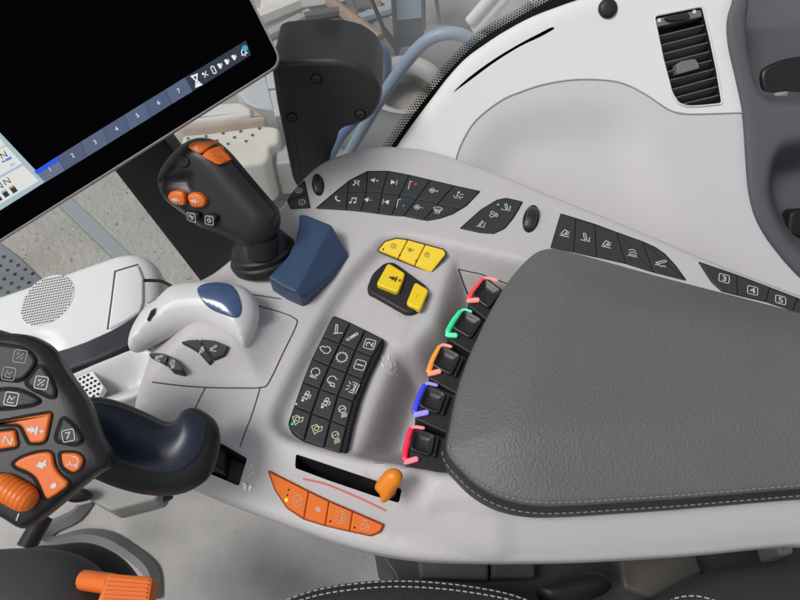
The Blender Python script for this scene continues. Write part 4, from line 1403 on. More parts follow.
icon(b, PMo, 'T:N', Zw([(-2, 432)])[0], -30, 6, mblk, HS + .0001, sx=1.1)
icon(b, PMo, 'T:R3', Zw([(65, 322)])[0], -30, 3, screen('screen grey', (.2, .22, .25)), HS + .0001)
ribbon(b, PMo, PMo.uvs(Zw([(15, 312), (30, 305)])), .0016, mbl2, HS + .0002)
ribbon(b, PMo, PMo.uvs(Zw([(33, 303), (62, 288)])), .0020, mbl2, HS + .0002)
for c, m in (((72, 447), mor), ((32, 468), mframe), ((-4, 490), mbl2)):
    c = np.array(c)
    fill(b, PMo, PMo.uvs(Zw([c + (-24, -8), c + (0, -22), c + (22, 8), c + (0, 22)])), mblk, HS + .0002)
    fill(b, PMo, PMo.uvs(Zw([c + (-24, -8), c + (0, -22), c + (6, -14), c + (-18, 0)])), m, HS + .0003)
b.build('side_readout', mon, 'white readout panel with letters N')

# ================================================================== MONITOR POST, BRACKET
PS = Plane(along((180, 210), .74), (-0.10, -0.75, 0.65))
b = MB()
slab(b, PS, rnd(ccw(PS.uvs([(104, 158), (150, 120), (176, 155), (262, 262), (240, 310), (222, 310)])), .004), -.03, 0, mat('post black', (.028, .028, .030), .5, .4, .1, 900), .003, bottom=True)
tag(b.build('monitor_post', None), 'flat black post slanting down from the monitor behind the joystick', 'post')
PBk = Plane((0, .195, 0), (0, -1, 0.10), (0, 0, 1))
Zg = zc(240, 0, 2.857)
fr = Zg([(88, 190), (110, 178), (180, 172), (280, 172), (340, 185), (385, 215), (408, 262), (402, 300), (380, 335), (345, 358), (300, 368), (283, 380), (276, 408), (262, 440), (250, 500), (180, 560), (150, 520), (125, 400), (105, 300)])
b = MB()
P = rnd(ccw(PBk.uvs(fr)), .008, 5)
slab(b, PBk, P, -.075, 0, mat('bracket black', (.030, .031, .031), .42, .7, .06, 700), .006, seg=5, bottom=True)
brk = empty('bracket_housing', (-.06, .23, -.02), 'black rounded bracket housing with three screws by the window', 'bracket')
b.build('cover', brk, angle=50)
for c in ((218, 226), (148, 335), (344, 327)):
    b = MB()
    p = Zg([c])[0]
    dot(b, PBk, p, 6.2, M_BASE, .0004)
    q = PBk.pt(PBk.at(p, .001), .0)
    lathe(b, q, PBk.n, [(0, .0042), (.0015, .0042), (.0022, .0034), (.0024, .002), (.0010, .0017)], M_DGREY, 16)
    b.build('screw', brk)
b = MB()
c0 = PBk.pt(PBk.uv1((318, 22)), -.06)
lathe(b, c0 + np.array([0, .03, -.02]), (0, .25, 1), [(0, .020), (.022, .020), (.024, .018), (.024, .014), (.015, .013)], M_STEEL, 28)
tag(b.build('threaded_cap', None), 'round steel cap behind the black bracket housing', 'cap')

# ================================================================== SIDE TRIM, VENT
o = CAM + ray((570, 130)) * ((.22 - CAM[1]) / ray((570, 130))[1])
PT = Plane(o, (0, -0.66, 0.75), (0, 0, 1))
Zt = zc(520, 0, 2.857)
trim = empty('side_trim', o, 'white moulded cab side panel with air vent', 'trim panel')
tro = spline(PT.uvs([(385, 165), (398, 144), (412, 124), (433, 96), (450, 74), (467, 56), (486, 42), (506, 29), (532, 15), (560, 4), (590, -6), (640, -20), (700, -26), (742, -26), (740, 0), (736, 20), (737, 48), (742, 70), (750, 112), (754, 150), (758, 185), (766, 215), (776, 236), (800, 264), (850, 305), (880, 360), (800, 350), (640, 285), (500, 215), (400, 185)]), 4)
rec = spline(PT.uvs([(420, 190), (455, 165), (468, 140), (490, 114), (520, 100), (560, 92), (600, 92), (630, 100), (655, 124), (668, 160), (682, 200), (710, 240), (770, 290), (700, 330), (500, 240)]), 4)
tro_px = None
fl = PT.uvs([(380, 175), (455, 160), (470, 130), (500, 100), (540, 85), (600, 80), (635, 90), (670, 108), (690, 114), (750, 112), (800, 112), (860, 400), (400, 300)])
def hf_t(uv):
    uv = np.asarray(uv, float)
    return -.011 * sstep(sdf(uv, rec) / .060)
flc = PT.uvs([(455, 163), (458, 152), (464, 138), (476, 120), (500, 101), (520, 92), (545, 84), (575, 79.5), (605, 80), (625, 84), (645, 94), (660, 104), (672, 111), (690, 114), (744, 112.5), (749, 113), (753, 150), (757, 185), (765, 215), (775, 236), (799, 264), (840, 303), (845, 335), (700, 300), (560, 235), (470, 195)], 0, hf_t)
ven = PT.uvs(Zt([(382, 46), (521, 18), (545, 120), (562, 200), (578, 297), (520, 303), (480, 305), (452, 296), (433, 265), (408, 170)]), 0, hf_t)
ven = rnd(ccw(ven), .004, 3)
slit = spline(PT.uvs([(453, 92.5), (470, 76.5), (495, 58.5), (520, 43.5), (540, 33), (551, 27.5), (554, 29), (540, 37), (520, 46.5), (495, 62), (472, 79)], 0, hf_t), 3)
b = MB()
relief(b, PT, tro, hf_t, .0075, M_TRIM, .012, [(0, -.02), (.002, -.08)], [(flc, .0008, M_TRIML), (ven, .035, M_VENT), (slit, .012, M_PIT)])
b.build('panel', trim, angle=28)
b = MB()
ribbon(b, PT, resample(spline(PT.uvs([(455, 163), (458, 152), (464, 138), (476, 120), (500, 101), (520, 92), (545, 84), (575, 79.5), (605, 80), (625, 84), (645, 94), (660, 104), (672, 111), (690, 114), (744, 112.5)], 0, hf_t), 4, False), .006, False), .0011, mat('trim seam', (.30, .29, .29), .7, .2), .0004, hf_t)
b.build('seam', trim)
vent = None
b = MB()
ribbon(b, PT, ven, .0022, M_TRIM, .0006, hf_t, closed=True, bump=.0012)
vent = b.build('air_vent', trim, 'black slatted air vent')
def vslat(p, q, w, m, h, name='slat'):
    bb = MB()
    A, B = PT.at(p, h), PT.at(q, h)
    d = (B - A) / np.linalg.norm(B - A); n_ = np.array([-d[1], d[0]])
    V_ = []
    for P_ in (A, B):
        V_ += [PT.pt(P_, h), PT.pt(P_ + n_ * .0008, h), PT.pt(P_ + n_ * w, h - .018), PT.pt(P_ + n_ * (w - .0008), h - .018)]
    bb.add(V_, [(0, 1, 5, 4), (1, 2, 6, 5), (2, 3, 7, 6), (3, 0, 4, 7), (0, 3, 2, 1), (4, 5, 6, 7)], m)
    return bb.build(name, vent)
for p, q in (((390, 106), (526, 72)), ((399, 131), (533, 97)), ((405, 156), (538, 122)), ((411, 181), (542, 148)), ((420, 206), (548, 173)), ((428, 230), (555, 198)), ((436, 256), (560, 222)), ((443, 280), (567, 247)), ((456, 300), (573, 272))):
    vslat(Zt([p])[0], Zt([q])[0], -.007, M_VENTS, -.004)
b = MB()
slab(b, PT, PT.uvs(Zt([(386, 52), (520, 24), (524, 46), (392, 76)])), -.03, -.002, M_VENTS, .001)
slab(b, PT, rnd(PT.uvs(Zt([(412, 50), (478, 36), (486, 52), (468, 58), (440, 62), (418, 60)])), .002), -.01, .002, M_VENT, .001)
for c in ((398, 58), (498, 33)):
    dot(b, PT, Zt([c])[0], 2, M_ICONL, -.0012)
b.build('vent_lock', vent)
b = MB()
slab(b, PT, rnd(ccw(PT.uvs(Zt([(446, 186), (458, 176), (498, 168), (508, 180), (512, 196), (448, 214)]))), .002), -.01, .002, M_VENTS, .0012)
b.build('vent_tab', vent)
b = MB()
for f in (.80,):
    for k in range(8):
        pass
tube(b, [PT.pt(PT.at(p, -.010), -.010) for p in Zt([(520, 60), (540, 130), (556, 210), (568, 285)])], .0012, M_VENTS, 8)
b.build('link_rod', vent)
b = MB()
c = PT.at((607.5, 8.7), .0, hf_t)
rr = np.linalg.norm(PT.at((617, 8.7)) - c)
lathe(b, PT.pt(c, -.001), PT.n, [(0, rr), (.003, rr), (.0055, rr * .8), (.0065, rr * .45), (.0067, .0005)], M_BLACK, 28)
b.build('plug', trim, 'round black plug')

# ================================================================== RIGHT STORAGE TRAY
tray = empty('storage_tray', PT.pt(PT.uv1((780, 120))), 'dark grey moulded tray with open bin at the right edge', 'storage tray')
tpx = [(742, -12), (733, 4), (729, 16), (728, 30), (730, 48), (734, 66), (740, 92), (744, 112), (746, 135), (747.5, 160), (749.5, 186), (753, 205), (758, 220), (766, 235), (776, 249), (790, 266), (810, 285), (850, 310), (930, 300), (930, -40), (800, -40)]
to = spline(PT.uvs(tpx, .004), 4)
bin1 = spline(PT.uvs([(757, -60), (747, 0), (744, 18), (745, 45), (750, 72), (756, 90), (766, 102), (782, 108), (830, 108), (920, 100), (920, -60)], .004), 3)
bin2 = spline(PT.uvs([(772, 150), (764, 175), (763, 195), (768, 215), (778, 236), (800, 262), (850, 290), (920, 280), (920, 130), (800, 134)], .004), 3)
hf_y = lambda uv: .004 - .075 * sstep(sdf(uv, bin1) / .032) - .06 * sstep(sdf(uv, bin2) / .05)
b = MB()
relief(b, PT, to, hf_y, .006, M_GREYP, .006, [(0, -.03)])
b.build('body', tray, angle=70)
b = MB()
q = PT.uvs([(776, 62), (800, 56), (850, 52), (850, 112), (800, 110), (778, 105), (765, 92), (762, 72)], -.066)
slab(b, PT, spline(q, 3), -.085, -.066, mat('bin floor shade', (.018, .018, .019), .4, .4, .2, 300, .3), .004)  # near-black slab stands for the shade at the bottom of the bin
b.build('bin_floor_shade', tray)
b = MB()
slab(b, PT, rnd(ccw(PT.uvs([(770, 101), (778, 92), (790, 91), (786, 102), (778, 108)], -.055)), .002), -.07, -.055, M_MGREY, .002)
tag(b.build('paper_scrap', None), 'small pale scrap lying in the grey bin', 'scrap')
b = MB()
slab(b, PT, rnd(ccw(PT.uvs([(788, 236), (790, 214), (797, 209), (830, 208), (830, 240)], -.035)), .004), -.07, -.035, M_BASE, .004)
b.build('latch', tray, 'black block in the lower recess')

# ================================================================== WHITE DASH AT THE LEFT
M_HOLE = mat('grille hole', (.13, .13, .135), .7, .2)
Zd = zc(0, 240, 4)
PD = level(-.13)
dash = empty('side_dash', atz((70, 320), -.30), 'white side dash with round speaker grille and flat cover', 'dashboard')
do = spline(PD.uvs([(-60, 312), (0, 291), (50, 274), (100, 256.5), (120, 250.5), (136, 250), (148, 255), (157, 266), (161, 282), (160, 305), (152, 330), (140, 352), (100, 372), (60, 392), (0, 410), (-60, 420)]), 4)
arch = spline(PD.uvs([(22, 356), (26, 340), (36, 333), (50, 333), (60, 340), (64, 356), (40, 368)]), 4)
hdd = lambda uv: -.012 * sstep(sdf(uv, arch) / .012)
b = MB()
relief(b, PD, do, hdd, .006, M_WHITE, .018, [(0, -.05), (.0, -.3)])
b.build('body', dash, angle=60)
b = MB()
cen = np.array((47.3, 300.5)); a_ = math.radians(-41)
e1 = np.array((math.cos(a_), math.sin(a_))); e2 = np.array((-e1[1], e1[0]))
i = 0
fill(b, PD, PD.uvs([cen + e1 * 31 * math.cos(t) + e2 * 20.5 * math.sin(t) for t in np.linspace(0, 2 * math.pi, 41)[:-1]]), mat('grille white', (.70, .72, .72), .5, .3), .0004)
for r in range(-14, 15):
    for c in range(-20, 21):
        x, y = c * 2.75 + (1.37 if r % 2 else 0), r * 2.5
        p = cen + np.array((x * .94 + y * .25, -x * .18 + y))
        d = p - cen
        if (d @ e1 / 30.3) ** 2 + (d @ e2 / 19.8) ** 2 < 1:
            dot(b, PD, p, .85, M_HOLE, .0008)
b.build('speaker_grille', dash, 'oval speaker grille of small holes')
b = MB()
P = rnd(ccw(PD.uvs(Zd([(462, 126), (552, 98), (572, 150), (572, 250), (560, 285), (500, 322), (432, 357)]), .003)), .003, 3)
slab(b, PD, P, -.004, .003, M_WHITE, .002)
ribbon(b, PD, PD.uvs(Zd([(552, 97), (460, 125), (446, 240), (430, 358)]), .0005), .0018, M_SEAM, .0006)
b.build('cover', dash, 'flat rectangular white cover')
PDb = level(-.085)
b = MB()
band = PDb.uvs(Zd([(150, 465), (200, 449), (270, 430), (340, 405), (440, 360), (500, 325), (545, 295), (580, 268), (580, 330), (540, 405), (470, 441), (380, 480), (250, 525), (170, 545)]))
slab(b, PDb, ccw(band), -.05, 0, M_STRIP, .003)
b.build('band', dash, 'glossy dark band curving below the cover')
b = MB()
tube(b, [atz(p, -.06) for p in spline([(144, 280.5), (152, 280.5), (162, 281.5), (171, 286)], 4, False)], .0018, M_BLACK, 8)
b.build('clip', dash, 'short black clip at the round end')
b = MB()
PC = level(-.03)
slab(b, PC, rnd(ccw(PC.uvs([(145, 304), (158, 296), (171, 288.5), (172, 291), (166, 301), (150, 306)])), .002), -.02, 0, M_HAND, .002)
b.build('hinge_tongue', dash)

# ================================================================== WINDOW
PG_ = Plane((0, .36, 0), (0, -1, 0), (0, 0, 1))
win = empty('side_window', (-.1, .36, -.6), 'clear side window with black dotted border along the trim', 'window')
mg = bpy.data.materials.new('window glass')
mg.use_nodes = True
nt = mg.node_tree
for n in list(nt.nodes): nt.nodes.remove(n)
out = nt.nodes.new('ShaderNodeOutputMaterial')
tr = nt.nodes.new('ShaderNodeBsdfTransparent')
gl = nt.nodes.new('ShaderNodeBsdfGlossy'); gl.inputs['Roughness'].default_value = .05
df = nt.nodes.new('ShaderNodeBsdfDiffuse'); df.inputs['Color'].default_value = (.8, .84, .86, 1)
m1 = nt.nodes.new('ShaderNodeMixShader'); m1.inputs[0].default_value = .04
m2 = nt.nodes.new('ShaderNodeMixShader')
nz = nt.nodes.new('ShaderNodeTexNoise'); nz.inputs['Scale'].default_value = 5; nz.inputs['Detail'].default_value = 8
rp = nt.nodes.new('ShaderNodeMapRange'); rp.inputs[1].default_value = .35; rp.inputs[2].default_value = .75; rp.inputs[3].default_value = .05; rp.inputs[4].default_value = .42  # glare on the pane, put in as patchy white diffuse
nt.links.new(nz.outputs['Fac'], rp.inputs[0]); nt.links.new(rp.outputs[0], m2.inputs[0])
nt.links.new(tr.outputs[0], m1.inputs[1]); nt.links.new(gl.outputs[0], m1.inputs[2])
nt.links.new(m1.outputs[0], m2.inputs[1]); nt.links.new(df.outputs[0], m2.inputs[2])
nt.links.new(m2.outputs[0], out.inputs[0])
b = MB()
b.add([(-1.1, .36, -.8), (.75, .36, -.8), (.75, .36, .3), (-1.1, .36, .3)], [(0, 1, 2, 3)], mg)
b.build('pane', win)
fe = [(370, 175), (384, 158), (394, 143), (407, 124), (422.5, 103), (450, 70), (480, 41), (516, 19), (549, 1), (590, -18)]
fi = [(600, 5), (565, 12), (525, 30), (490, 52), (460, 80), (435, 110), (410, 150), (395, 175)]
b = MB()
P = np.vstack([spline(PG_.uvs(fe, .001), 4, False), spline(PG_.uvs(fi, .001), 4, False)])
fill(b, PG_, P, M_PIT, .001)
F0 = spline(fe, 40, False)
F0 = uniform(F0, 3.1)
for i in range(1, len(F0) - 1):
    t = F0[i + 1] - F0[i - 1]; t /= np.linalg.norm(t)
    nn = np.array([t[1], -t[0]])
    if nn[0] > 0: nn = -nn
    for k, rr in enumerate((1.2, 1.1, .95, .75)):
        p = F0[i] + nn * (.6 + 2.2 * k) + t * (1.5 if k % 2 else 0)
        dot(b, PG_, p, rr, M_PIT, .001)
b.build('dotted_border', win, 'black printed border with fading dots')

# ================================================================== FLOOR, SEATS, COLUMN
fl_ = MB()
ZF = -.50
x0, x1, y0, y1 = -1.1, .9, -1.0, .10
nx, ny = 120, 66
V_ = [(x0 + (x1 - x0) * i / nx, y0 + (y1 - y0) * j / ny, ZF + .003 * math.sin(i * .7) * math.sin(j * .9 + 1)) for j in range(ny + 1) for i in range(nx + 1)]
fl_.add(V_, [(j * (nx + 1) + i, j * (nx + 1) + i + 1, (j + 1) * (nx + 1) + i + 1, (j + 1) * (nx + 1) + i) for j in range(ny) for i in range(nx)], M_CARPET)
tag(fl_.build('floor', None), 'grey carpeted cab floor', None, kind='structure')
PF = level(ZF + .006)
b = MB()
ribbon(b, PF, resample(spline(PF.uvs(Zm([(350, 205), (300, 262), (215, 305), (180, 345), (205, 376), (330, 345), (430, 358), (520, 408), (590, 468), (612, 520), (615, 600)])), 4, False), .01, False), .022, M_HEM, 0, bump=.012)
tag(b.build('carpet_hem', None), 'rolled grey edging around the carpet cut-out', 'edging')
PSt = level(-.10)
b = MB()
so = spline(PSt.uvs([(240, 640), (262, 612), (300, 591), (345, 581), (395, 577.5), (450, 579.5), (505, 589), (545, 606), (560, 650), (400, 690)]), 4)
seat = empty('driver_seat', atz((400, 600), -.3), 'black leather seat edge with double pale stitching at the bottom', 'seat')
hs = lambda uv: .012 * sstep(sdf(uv, ccw(so)) / .06)
hfs = relief(b, PSt, so, hs, .008, M_SEAT, .014, [(0, -.03), (.01, -.12)])
b.build('cushion', seat, angle=60)
b = MB()
pth = spline(PSt.uvs([(280, 602), (300, 594.5), (322, 588.5), (350, 584), (390, 580.8), (430, 582), (470, 586.5), (510, 594), (535, 604)], -.004), 4, False)
for k, off in enumerate((0, .0052)):
    P = pth + np.array([0, -off])
    stitches(b, PSt, P, .0003, .0036, .0024, .00065, M_THREADW, hfs)
b.build('stitching', seat)
PS2 = level(-.08)
b = MB()
s2 = spline(PS2.uvs([(640, 650), (652, 612), (672, 590), (700, 574), (740, 563), (800, 556), (870, 552), (900, 600), (860, 680)]), 4)
hs2 = lambda uv: .015 * sstep(sdf(uv, ccw(s2)) / .05)
hf2 = relief(b, PS2, s2, hs2, .008, M_LEAS, .016, [(0, -.03), (.01, -.12)])
st2 = empty('seat_bolster', atz((760, 590), -.2), 'dark grey padded bolster in the bottom right corner', 'seat')
b.build('cushion', st2, angle=60)
b = MB()
stitches(b, PS2, spline(PS2.uvs([(664, 606), (676, 598), (696, 596), (716, 601), (730, 608)], 0, hf2), 4, False), .0003, .0034, .0023, .0006, M_THREADW, hf2)
b.build('stitching', st2)
# seat frame under the console
PFm = level(-.22)
fr_ = empty('seat_pedestal', atz((560, 580), -.4), 'dark metal seat pedestal under the console', 'seat base')
b = MB()
slab(b, PFm, PFm.uvs([(372, 540), (960, 520), (960, 690), (430, 690), (405, 600), (392, 570)]), -.25, -.02, M_DGREY, .004)
b.build('base', fr_)
b = MB()
slab(b, PFm, rnd(PFm.uvs([(417, 558), (489, 556), (489, 580), (420, 578)]), .004), -.03, 0, M_GREYP, .004)
b.build('plate', fr_)
b = MB()
slab(b, PFm, rnd(PFm.uvs([(491, 556), (535, 556), (535, 578), (491, 579)]), .004), -.03, .004, mat('frame plate', (.075, .075, .078), .5, .4), .004)
b.build('plate', fr_)
b = MB()
slab(b, PFm, rnd(PFm.uvs([(615, 553), (690, 549), (700, 575), (650, 600), (620, 590)]), .006), -.03, .01, mat('frame brown', (.09, .085, .078), .5, .4), .005)
b.build('bracket', fr_)
b = MB()
slab(b, PFm, rnd(PFm.uvs([(764, 540), (782, 539), (785, 557), (770, 560)]), .004), -.03, .02, M_MGREY, .004)
b.build('bracket', fr_)
b = MB()
PBu = level(-.15)
pillow(b, PBu, spline(PBu.uvs([(536, 586), (556, 578), (580, 572), (602, 574), (611, 587), (596, 598), (560, 606), (542, 602)]), 4), .015, .02, .015, .004, M_BASE)
tag(b.build('seat_buckle', None, weld=True), 'black buckle lying between the two seats', 'buckle')
# steering column
PCo = level(-.16)
cl = empty('steering_column', atz((40, 590), -.4), 'dark plastic column cover with orange tilt lever', 'steering column')
b = MB()
c1 = spline(PCo.uvs([(-80, 570), (-20, 553), (20, 549), (60, 550), (92, 562), (108, 582), (116, 610), (110, 680), (-40, 720), (-100, 640)]), 4)
pillow(b, PCo, c1, .05, .05, .07, .008, M_DGREY)
b.build('cover', cl, weld=True, angle=60)
b = MB()
PC2 = level(-.24)
c2 = spline(PC2.uvs([(30, 552), (60, 545), (88, 543), (112, 551), (130, 566), (142, 590), (140, 640), (60, 680), (20, 600)]), 4)
pillow(b, PC2, c2, .03, .05, .04, .008, M_BLACK)
b.build('boot', cl, weld=True, angle=60)
PO = level(-.10)
b = MB()
slab(b, PO, rnd(ccw(PO.uvs([(108, 573), (153, 577), (148, 612), (143, 640), (92, 640), (95, 606)])), .003), -.016, 0, M_ORG, .002, bottom=True)
for k in range(14):
    t = k / 13
    p, q = np.array((107, 577.5)) * (1 - t) + np.array((92, 634)) * t, np.array((151, 581)) * (1 - t) + np.array((143, 634)) * t
    tube(b, [PO.pt(PO.uv1(p + (2, 0)), .0002), PO.pt(PO.uv1(q - (2, 0)), .0002)], .0011, M_ORG, 8)
tube(b, [atz((84, 580), -.13), atz((112, 584), -.115)], .009, M_ORG, 12)
b.build('tilt_lever', cl, 'ribbed orange lever tab')
b = MB()
tube(b, [atz((44, 516), -.35), atz((26, 548), -.35)], .012, M_BLACK, 10)
tag(b.build('pedal_rod', None), 'short black rod standing on the carpet at the left', 'rod')

# ================================================================== OUTSIDE
ZG = -1.9
b = MB()
b.add([(-60, .5, ZG), (60, .5, ZG), (60, 90, ZG), (-60, 90, ZG)], [(0, 1, 2, 3)], mat('gravel', (.37, .355, .32), .95, .1, 1.0, 34, .38, vscale=3.5, bdist=.012))
tag(b.build('ground', None), 'pale gravel yard outside the window', None, kind='structure')
Zx = zc(160, 60, 5)
b = MB()
rs = random.Random(11)
m_s = [mat('stone %d' % k, cc_, .9, .1, .5, 60, .3) for k, cc_ in enumerate(((.34, .33, .30), (.42, .40, .36), (.27, .26, .235)))]
for _ in range(1800):
    px_ = (rs.uniform(-20, 480), rs.uniform(0, 300))
    q_ = atz(px_, ZG)
    r_ = rs.uniform(.003, .010) * (1.6 if rs.random() < .1 else 1)
    V_ = [q_ + np.array((r_ * rs.uniform(.6, 1.2) * math.cos(a_), r_ * rs.uniform(.6, 1.2) * math.sin(a_), 0)) for a_ in np.linspace(0, 2 * math.pi, 7)[:-1]] + [q_ + np.array((0, 0, r_ * .6))]
    b.add(V_, [(k_, (k_ + 1) % 6, 6) for k_ in range(6)], m_s[rs.randrange(3)])
tag(b.build('loose_stones', None), 'loose stones scattered over the gravel yard', None, kind='stuff')
M_CREAM = mat('cream paint', (.66, .64, .56), .6, .3, .3, 30, .12, vscale=7)
M_RUST = mat('rusty paint', (.50, .38, .31), .7, .2, .4, 30, .35, vscale=9)
PI_ = level(-1.55)
imp = empty('implement_cover', atz((230, 140), ZG), 'cream perforated implement cover standing on the gravel', 'farm implement')
b = MB()
slab(b, PI_, rnd(ccw(PI_.uvs(Zx([(100, 372), (250, 360), (400, 340), (520, 322), (600, 332), (596, 412), (548, 428), (552, 480), (525, 515), (420, 528), (300, 530), (200, 500), (120, 450)]))), .04, 4), -.25, 0, M_CREAM, .02)
for c in ((140, 392), (230, 380), (315, 366), (403, 356), (497, 341), (285, 402), (372, 386), (462, 375), (340, 418), (430, 405)):
    dot(b, PI_, Zx([c])[0], 1.7, M_SEAM, .003)
ip = b.build('body', imp)
b = MB()
slab(b, PI_, rnd(ccw(PI_.uvs(Zx([(98, 375), (160, 300), (250, 252), (340, 244), (440, 238), (500, 275), (545, 325), (400, 338), (250, 362)]))), .03, 4), -.25, .04, M_RUST, .02)
slab(b, PI_, rnd(ccw(PI_.uvs(Zx([(120, 362), (180, 300), (260, 268), (420, 255), (475, 290), (470, 322), (300, 346)]))), .03, 4), .0, .06, mat('pale cover', (.70, .68, .64), .6, .3, .3, 30, .1), .02)
b.build('lid', imp)
PI2 = level(-1.6)
b = MB()
m_pal = mat('pale sheet', (.50, .53, .55), .6, .3, .2, 40, .15)
for px in ([(232, 60), (262, 60), (274, 110), (250, 106), (236, 90)], [(263, 60), (310, 60), (312, 82), (268, 88)], [(269, 90), (312, 84), (318, 108), (275, 116)]):
    slab(b, PI2, ccw(PI2.uvs(px)), -.2, 0, m_pal, .01)
tag(b.build('pale_crate', None), 'pale grey sheeted crate behind the cream implement', 'crate')
b = MB()
slab(b, PI2, ccw(PI2.uvs([(276, 146), (320, 140), (320, 160), (276, 164)])), -.2, 0, M_STEEL, .01)
tag(b.build('steel_block', None), 'small grey steel block beside the cream implement', 'block')


def torus(mb, c, R, r, m, tilt=0, n=56, k=14, lugs=0):
    V_, F2 = [], []
    for i in range(n):
        a = 2 * math.pi * i / n
        for j in range(k):
            t = 2 * math.pi * j / k
            rr = r * (1 + (.10 if lugs and i % 4 < 2 and abs(t - math.pi) > 1.6 else 0))
            x, y, z = (R + rr * math.cos(t)) * math.cos(a), (R + rr * math.cos(t)) * math.sin(a), rr * 1.1 * math.sin(t)
            y, z = y * math.cos(tilt) - z * math.sin(tilt), y * math.sin(tilt) + z * math.cos(tilt)
            V_.append((c[0] + x, c[1] + y, c[2] + z))
    for i in range(n):
        for j in range(k):
            F2.append((i * k + j, ((i + 1) % n) * k + j, ((i + 1) % n) * k + (j + 1) % k, i * k + (j + 1) % k))
    mb.add(V_, F2, m)


M_TYRE = mat('dusty tyre', (.17, .17, .17), .85, .2, .4, 25, .3, vscale=5)
b = MB()
torus(b, atz((405, 92), -1.75), .33, .13, M_TYRE, .1, lugs=1)
torus(b, atz((405, 92), -1.75), .19, .05, M_STEEL, .1)
tag(b.build('tyre', None), 'dusty grey tyre lying outside behind the blue handrail', 'tyre', 'tyres lying outside')
b = MB()
torus(b, atz((470, 40), -1.8), .30, .12, mat('dusty tyre b', (.28, .27, .25), .85, .2, .4, 25, .3, vscale=5), .1, lugs=1)
tag(b.build('tyre', None), 'pale tyre partly behind the top of the blue handrail', 'tyre', 'tyres lying outside')
cab = empty('parked_machine', atz((400, 45), ZG), 'parked machine with light blue panel and dark frame outside', 'machine')
def at_y(p, y):
    d = ray(p)
    return CAM + d * ((y - CAM[1]) / d[1])
YM = 2.35
PM2 = Plane((0, YM, 0), (0, -1, 0), (0, 0, 1))
b = MB()
slab(b, PM2, PM2.uvs([(394, -60), (422, -60), (422, 18), (395, 21)]), -.03, 0, mat('pale blue panel', (.42, .52, .62), .5, .3, .1, 30, .1), .004, bottom=True)
b.build('panel', cab, 'light blue panel')
b = MB()
slab(b, PM2, PM2.uvs([(395, 22), (423, 19), (424, 36), (420, 46), (396, 50)]), -.05, -.01, M_DGREY, .004, bottom=True)
for p, q, r in (((391, -40), (397, 54), .012), ((423, -40), (424, 30), .009), ((430, -40), (440, 24), .009), ((360, -30), (384, 30), .010), ((384, 30), (398, 50), .016)):
    tube(b, [at_y(p, YM - .02), at_y(q, YM - .02)], r, M_DGREY, 8)
b.build('frame', cab, 'dark upright frame')
b = MB()
M_PALE = mat('pale tubes', (.72, .70, .66), .6, .3, .2, 40, .1)
for p, q in (((470, 22), (500, -12)), ((480, 26), (512, -10)), ((474, 30), (495, 14))):
    tube(b, [at_y(p, 2.6), at_y(q, 2.6)], .03, M_PALE, 10)
tag(b.build('tube_rack', None), 'white tubular rack near the top of the window', 'rack')
b = MB()
PY = level(-1.7)
random.seed(3)
cl_m = [M_PALE, M_STEEL, mat('dark iron', (.12, .12, .12), .6, .4), mat('rust', (.30, .22, .17), .8, .2), mat('blue grey paint', (.30, .36, .42), .5, .3)]
def junk(name, label, items):
    e = MB()
    for p, q, r, m in items:
        tube(e, [atz(p, -1.6), atz(q, -1.6)], r, cl_m[m], 8)
    tag(e.build(name, None), label, 'machinery')
junk('harrow_frame', 'jumble of grey steel bars at the top left of the window', [((256, 20), (300, 2), .05, 0), ((262, 40), (310, 14), .03, 1), ((280, 5), (350, -5), .05, 0), ((300, 18), (365, 8), .03, 2), ((330, 2), (380, 40), .035, 3), ((345, -10), (362, 30), .03, 2), ((250, 52), (290, 44), .03, 1), ((350, 22), (390, 10), .03, 4)])
b = MB()
slab(b, level(-1.75), ccw(level(-1.75).uvs([(262, -10), (345, -20), (352, 2), (300, 10), (258, 18)])), -.1, 0, M_PALE, .01)
tag(b.build('white_sheet', None), 'bright white sheet lying outside near the monitor corner', 'sheet')
b = MB()
slab(b, level(-1.8), ccw(level(-1.8).uvs([(385, 60), (412, 50), (422, 52), (424, 62), (400, 70)])), -.1, 0, M_PALE, .02)
tag(b.build('white_block', None), 'small white block at the foot of the parked machine', 'block')
b = MB()
PE = level(-1.72)
slab(b, PE, rnd(ccw(PE.uvs([(322, 6), (352, -10), (386, 0), (394, 30), (398, 62), (372, 66), (340, 50)])), .05, 4), -.2, 0, mat('engine grime', (.13, .125, .12), .7, .3, .6, 14, .5, vscale=6), .03)
for p, q, r in (((330, 20), (385, 12), .025), ((345, 5), (365, 60), .02), ((375, 0), (392, 60), .03)):
    tube(b, [atz(p, -1.70), atz(q, -1.70)], r, cl_m[random.choice((1, 2, 3))], 8)
tag(b.build('scrap_engine', None), 'grimy dark engine lump behind the black bracket housing', 'engine')
# blue handrail
YR = .52
b = MB()
M_RAIL = mat('rail paint', (.24, .33, .45), .4, .5, .1, 80, .15)
rail = spline([(330, 190), (352, 148), (374, 110), (392, 82), (412, 55), (428, 40), (444, 34), (458, 34), (470, 40), (486, 56), (500, 75)], 6, False)
tube(b, [at_y(p, YR) for p in rail], .0098, M_RAIL, 16)
tag(b.build('handrail', None), 'bent pale blue tube handrail outside the window', 'handrail', 'blue handrails outside')
b = MB()
rail = spline([(322, 175), (340, 138), (362, 112), (380, 88), (386, 65), (380, 48), (360, 40)], 6, False)
tube(b, [at_y(p, YR + .06) for p in rail], .010, mat('rail paint blue', (.10, .19, .40), .4, .5, .1, 80, .15), 16)
tag(b.build('handrail', None), 'darker blue handrail mostly hidden behind the black bracket', 'handrail', 'blue handrails outside')
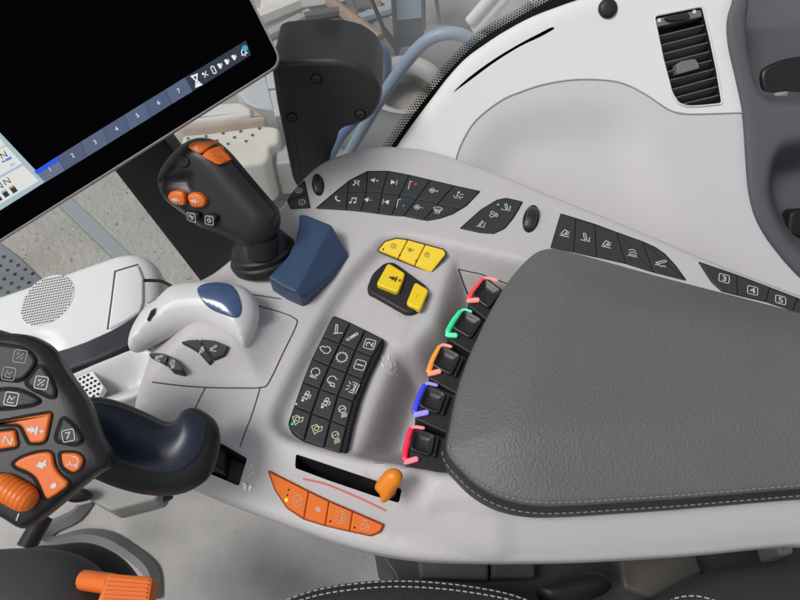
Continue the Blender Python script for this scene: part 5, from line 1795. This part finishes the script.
# step and beam low down on the left
PSp = level(-.62)
b = MB()
m_st = mat('step tread', (.18, .20, .22), .6, .3, .2, 60, .15)
slab(b, PSp, ccw(PSp.uvs([(-60, 236), (-5, 238), (22, 258), (60, 296), (20, 330), (-60, 330)])), -.02, 0, m_st, .004)
for r in range(8):
    for c in range(10):
        p = np.array((-25, 240)) + np.array((7.2, 4.2)) * c + np.array((-3.4, 9.0)) * r
        if sdf(np.array([PSp.at(p)]), ccw(PSp.uvs([(-60, 236), (-5, 238), (22, 258), (60, 296), (20, 330), (-60, 330)])))[0] > .006:
            dot(b, PSp, p, 2.0, M_PIT, .0005)
tag(b.build('access_step', None), 'grey perforated access step outside at the left', 'step')
b = MB()
slab(b, level(-1.0), ccw(level(-1.0).uvs([(50, 196), (64, 190), (136, 258), (122, 266)])), -.04, 0, mat('beam paint', (.27, .30, .32), .5, .3, .1, 60, .1), .005, bottom=True)
tag(b.build('steel_beam', None), 'blue-grey beam slanting across the gravel left of the post', 'beam')

# ================================================================== LIGHT
w = bpy.data.worlds.new('World')
scene.world = w
w.use_nodes = True
nt = w.node_tree
bg = nt.nodes['Background']
sky = nt.nodes.new('ShaderNodeTexSky')
sky.sky_type = 'NISHITA'
sky.sun_disc = False
EL, AZ = math.radians(58), math.radians(-112)
sky.sun_elevation = EL
sky.sun_rotation = AZ
sky.dust_density = 3.0
hsv = nt.nodes.new('ShaderNodeHueSaturation')
hsv.inputs['Saturation'].default_value = .25
nt.links.new(sky.outputs[0], hsv.inputs['Color'])
nt.links.new(hsv.outputs[0], bg.inputs['Color'])
bg.inputs['Strength'].default_value = 0.100
sd = bpy.data.lights.new('sun', 'SUN')
sd.energy = 1.85
sd.angle = math.radians(20)
sd.color = (1, .97, .93)
so_ = bpy.data.objects.new('sun', sd)
col.objects.link(so_)
dirv = V((math.sin(AZ) * math.cos(EL), math.cos(AZ) * math.cos(EL), math.sin(EL)))
so_.rotation_euler = dirv.to_track_quat('Z', 'Y').to_euler()
so_.location = dirv * 5
scene.view_settings.view_transform = 'Standard'
scene.view_settings.look = 'None'
scene.view_settings.exposure = 0
scene.view_settings.gamma = 1
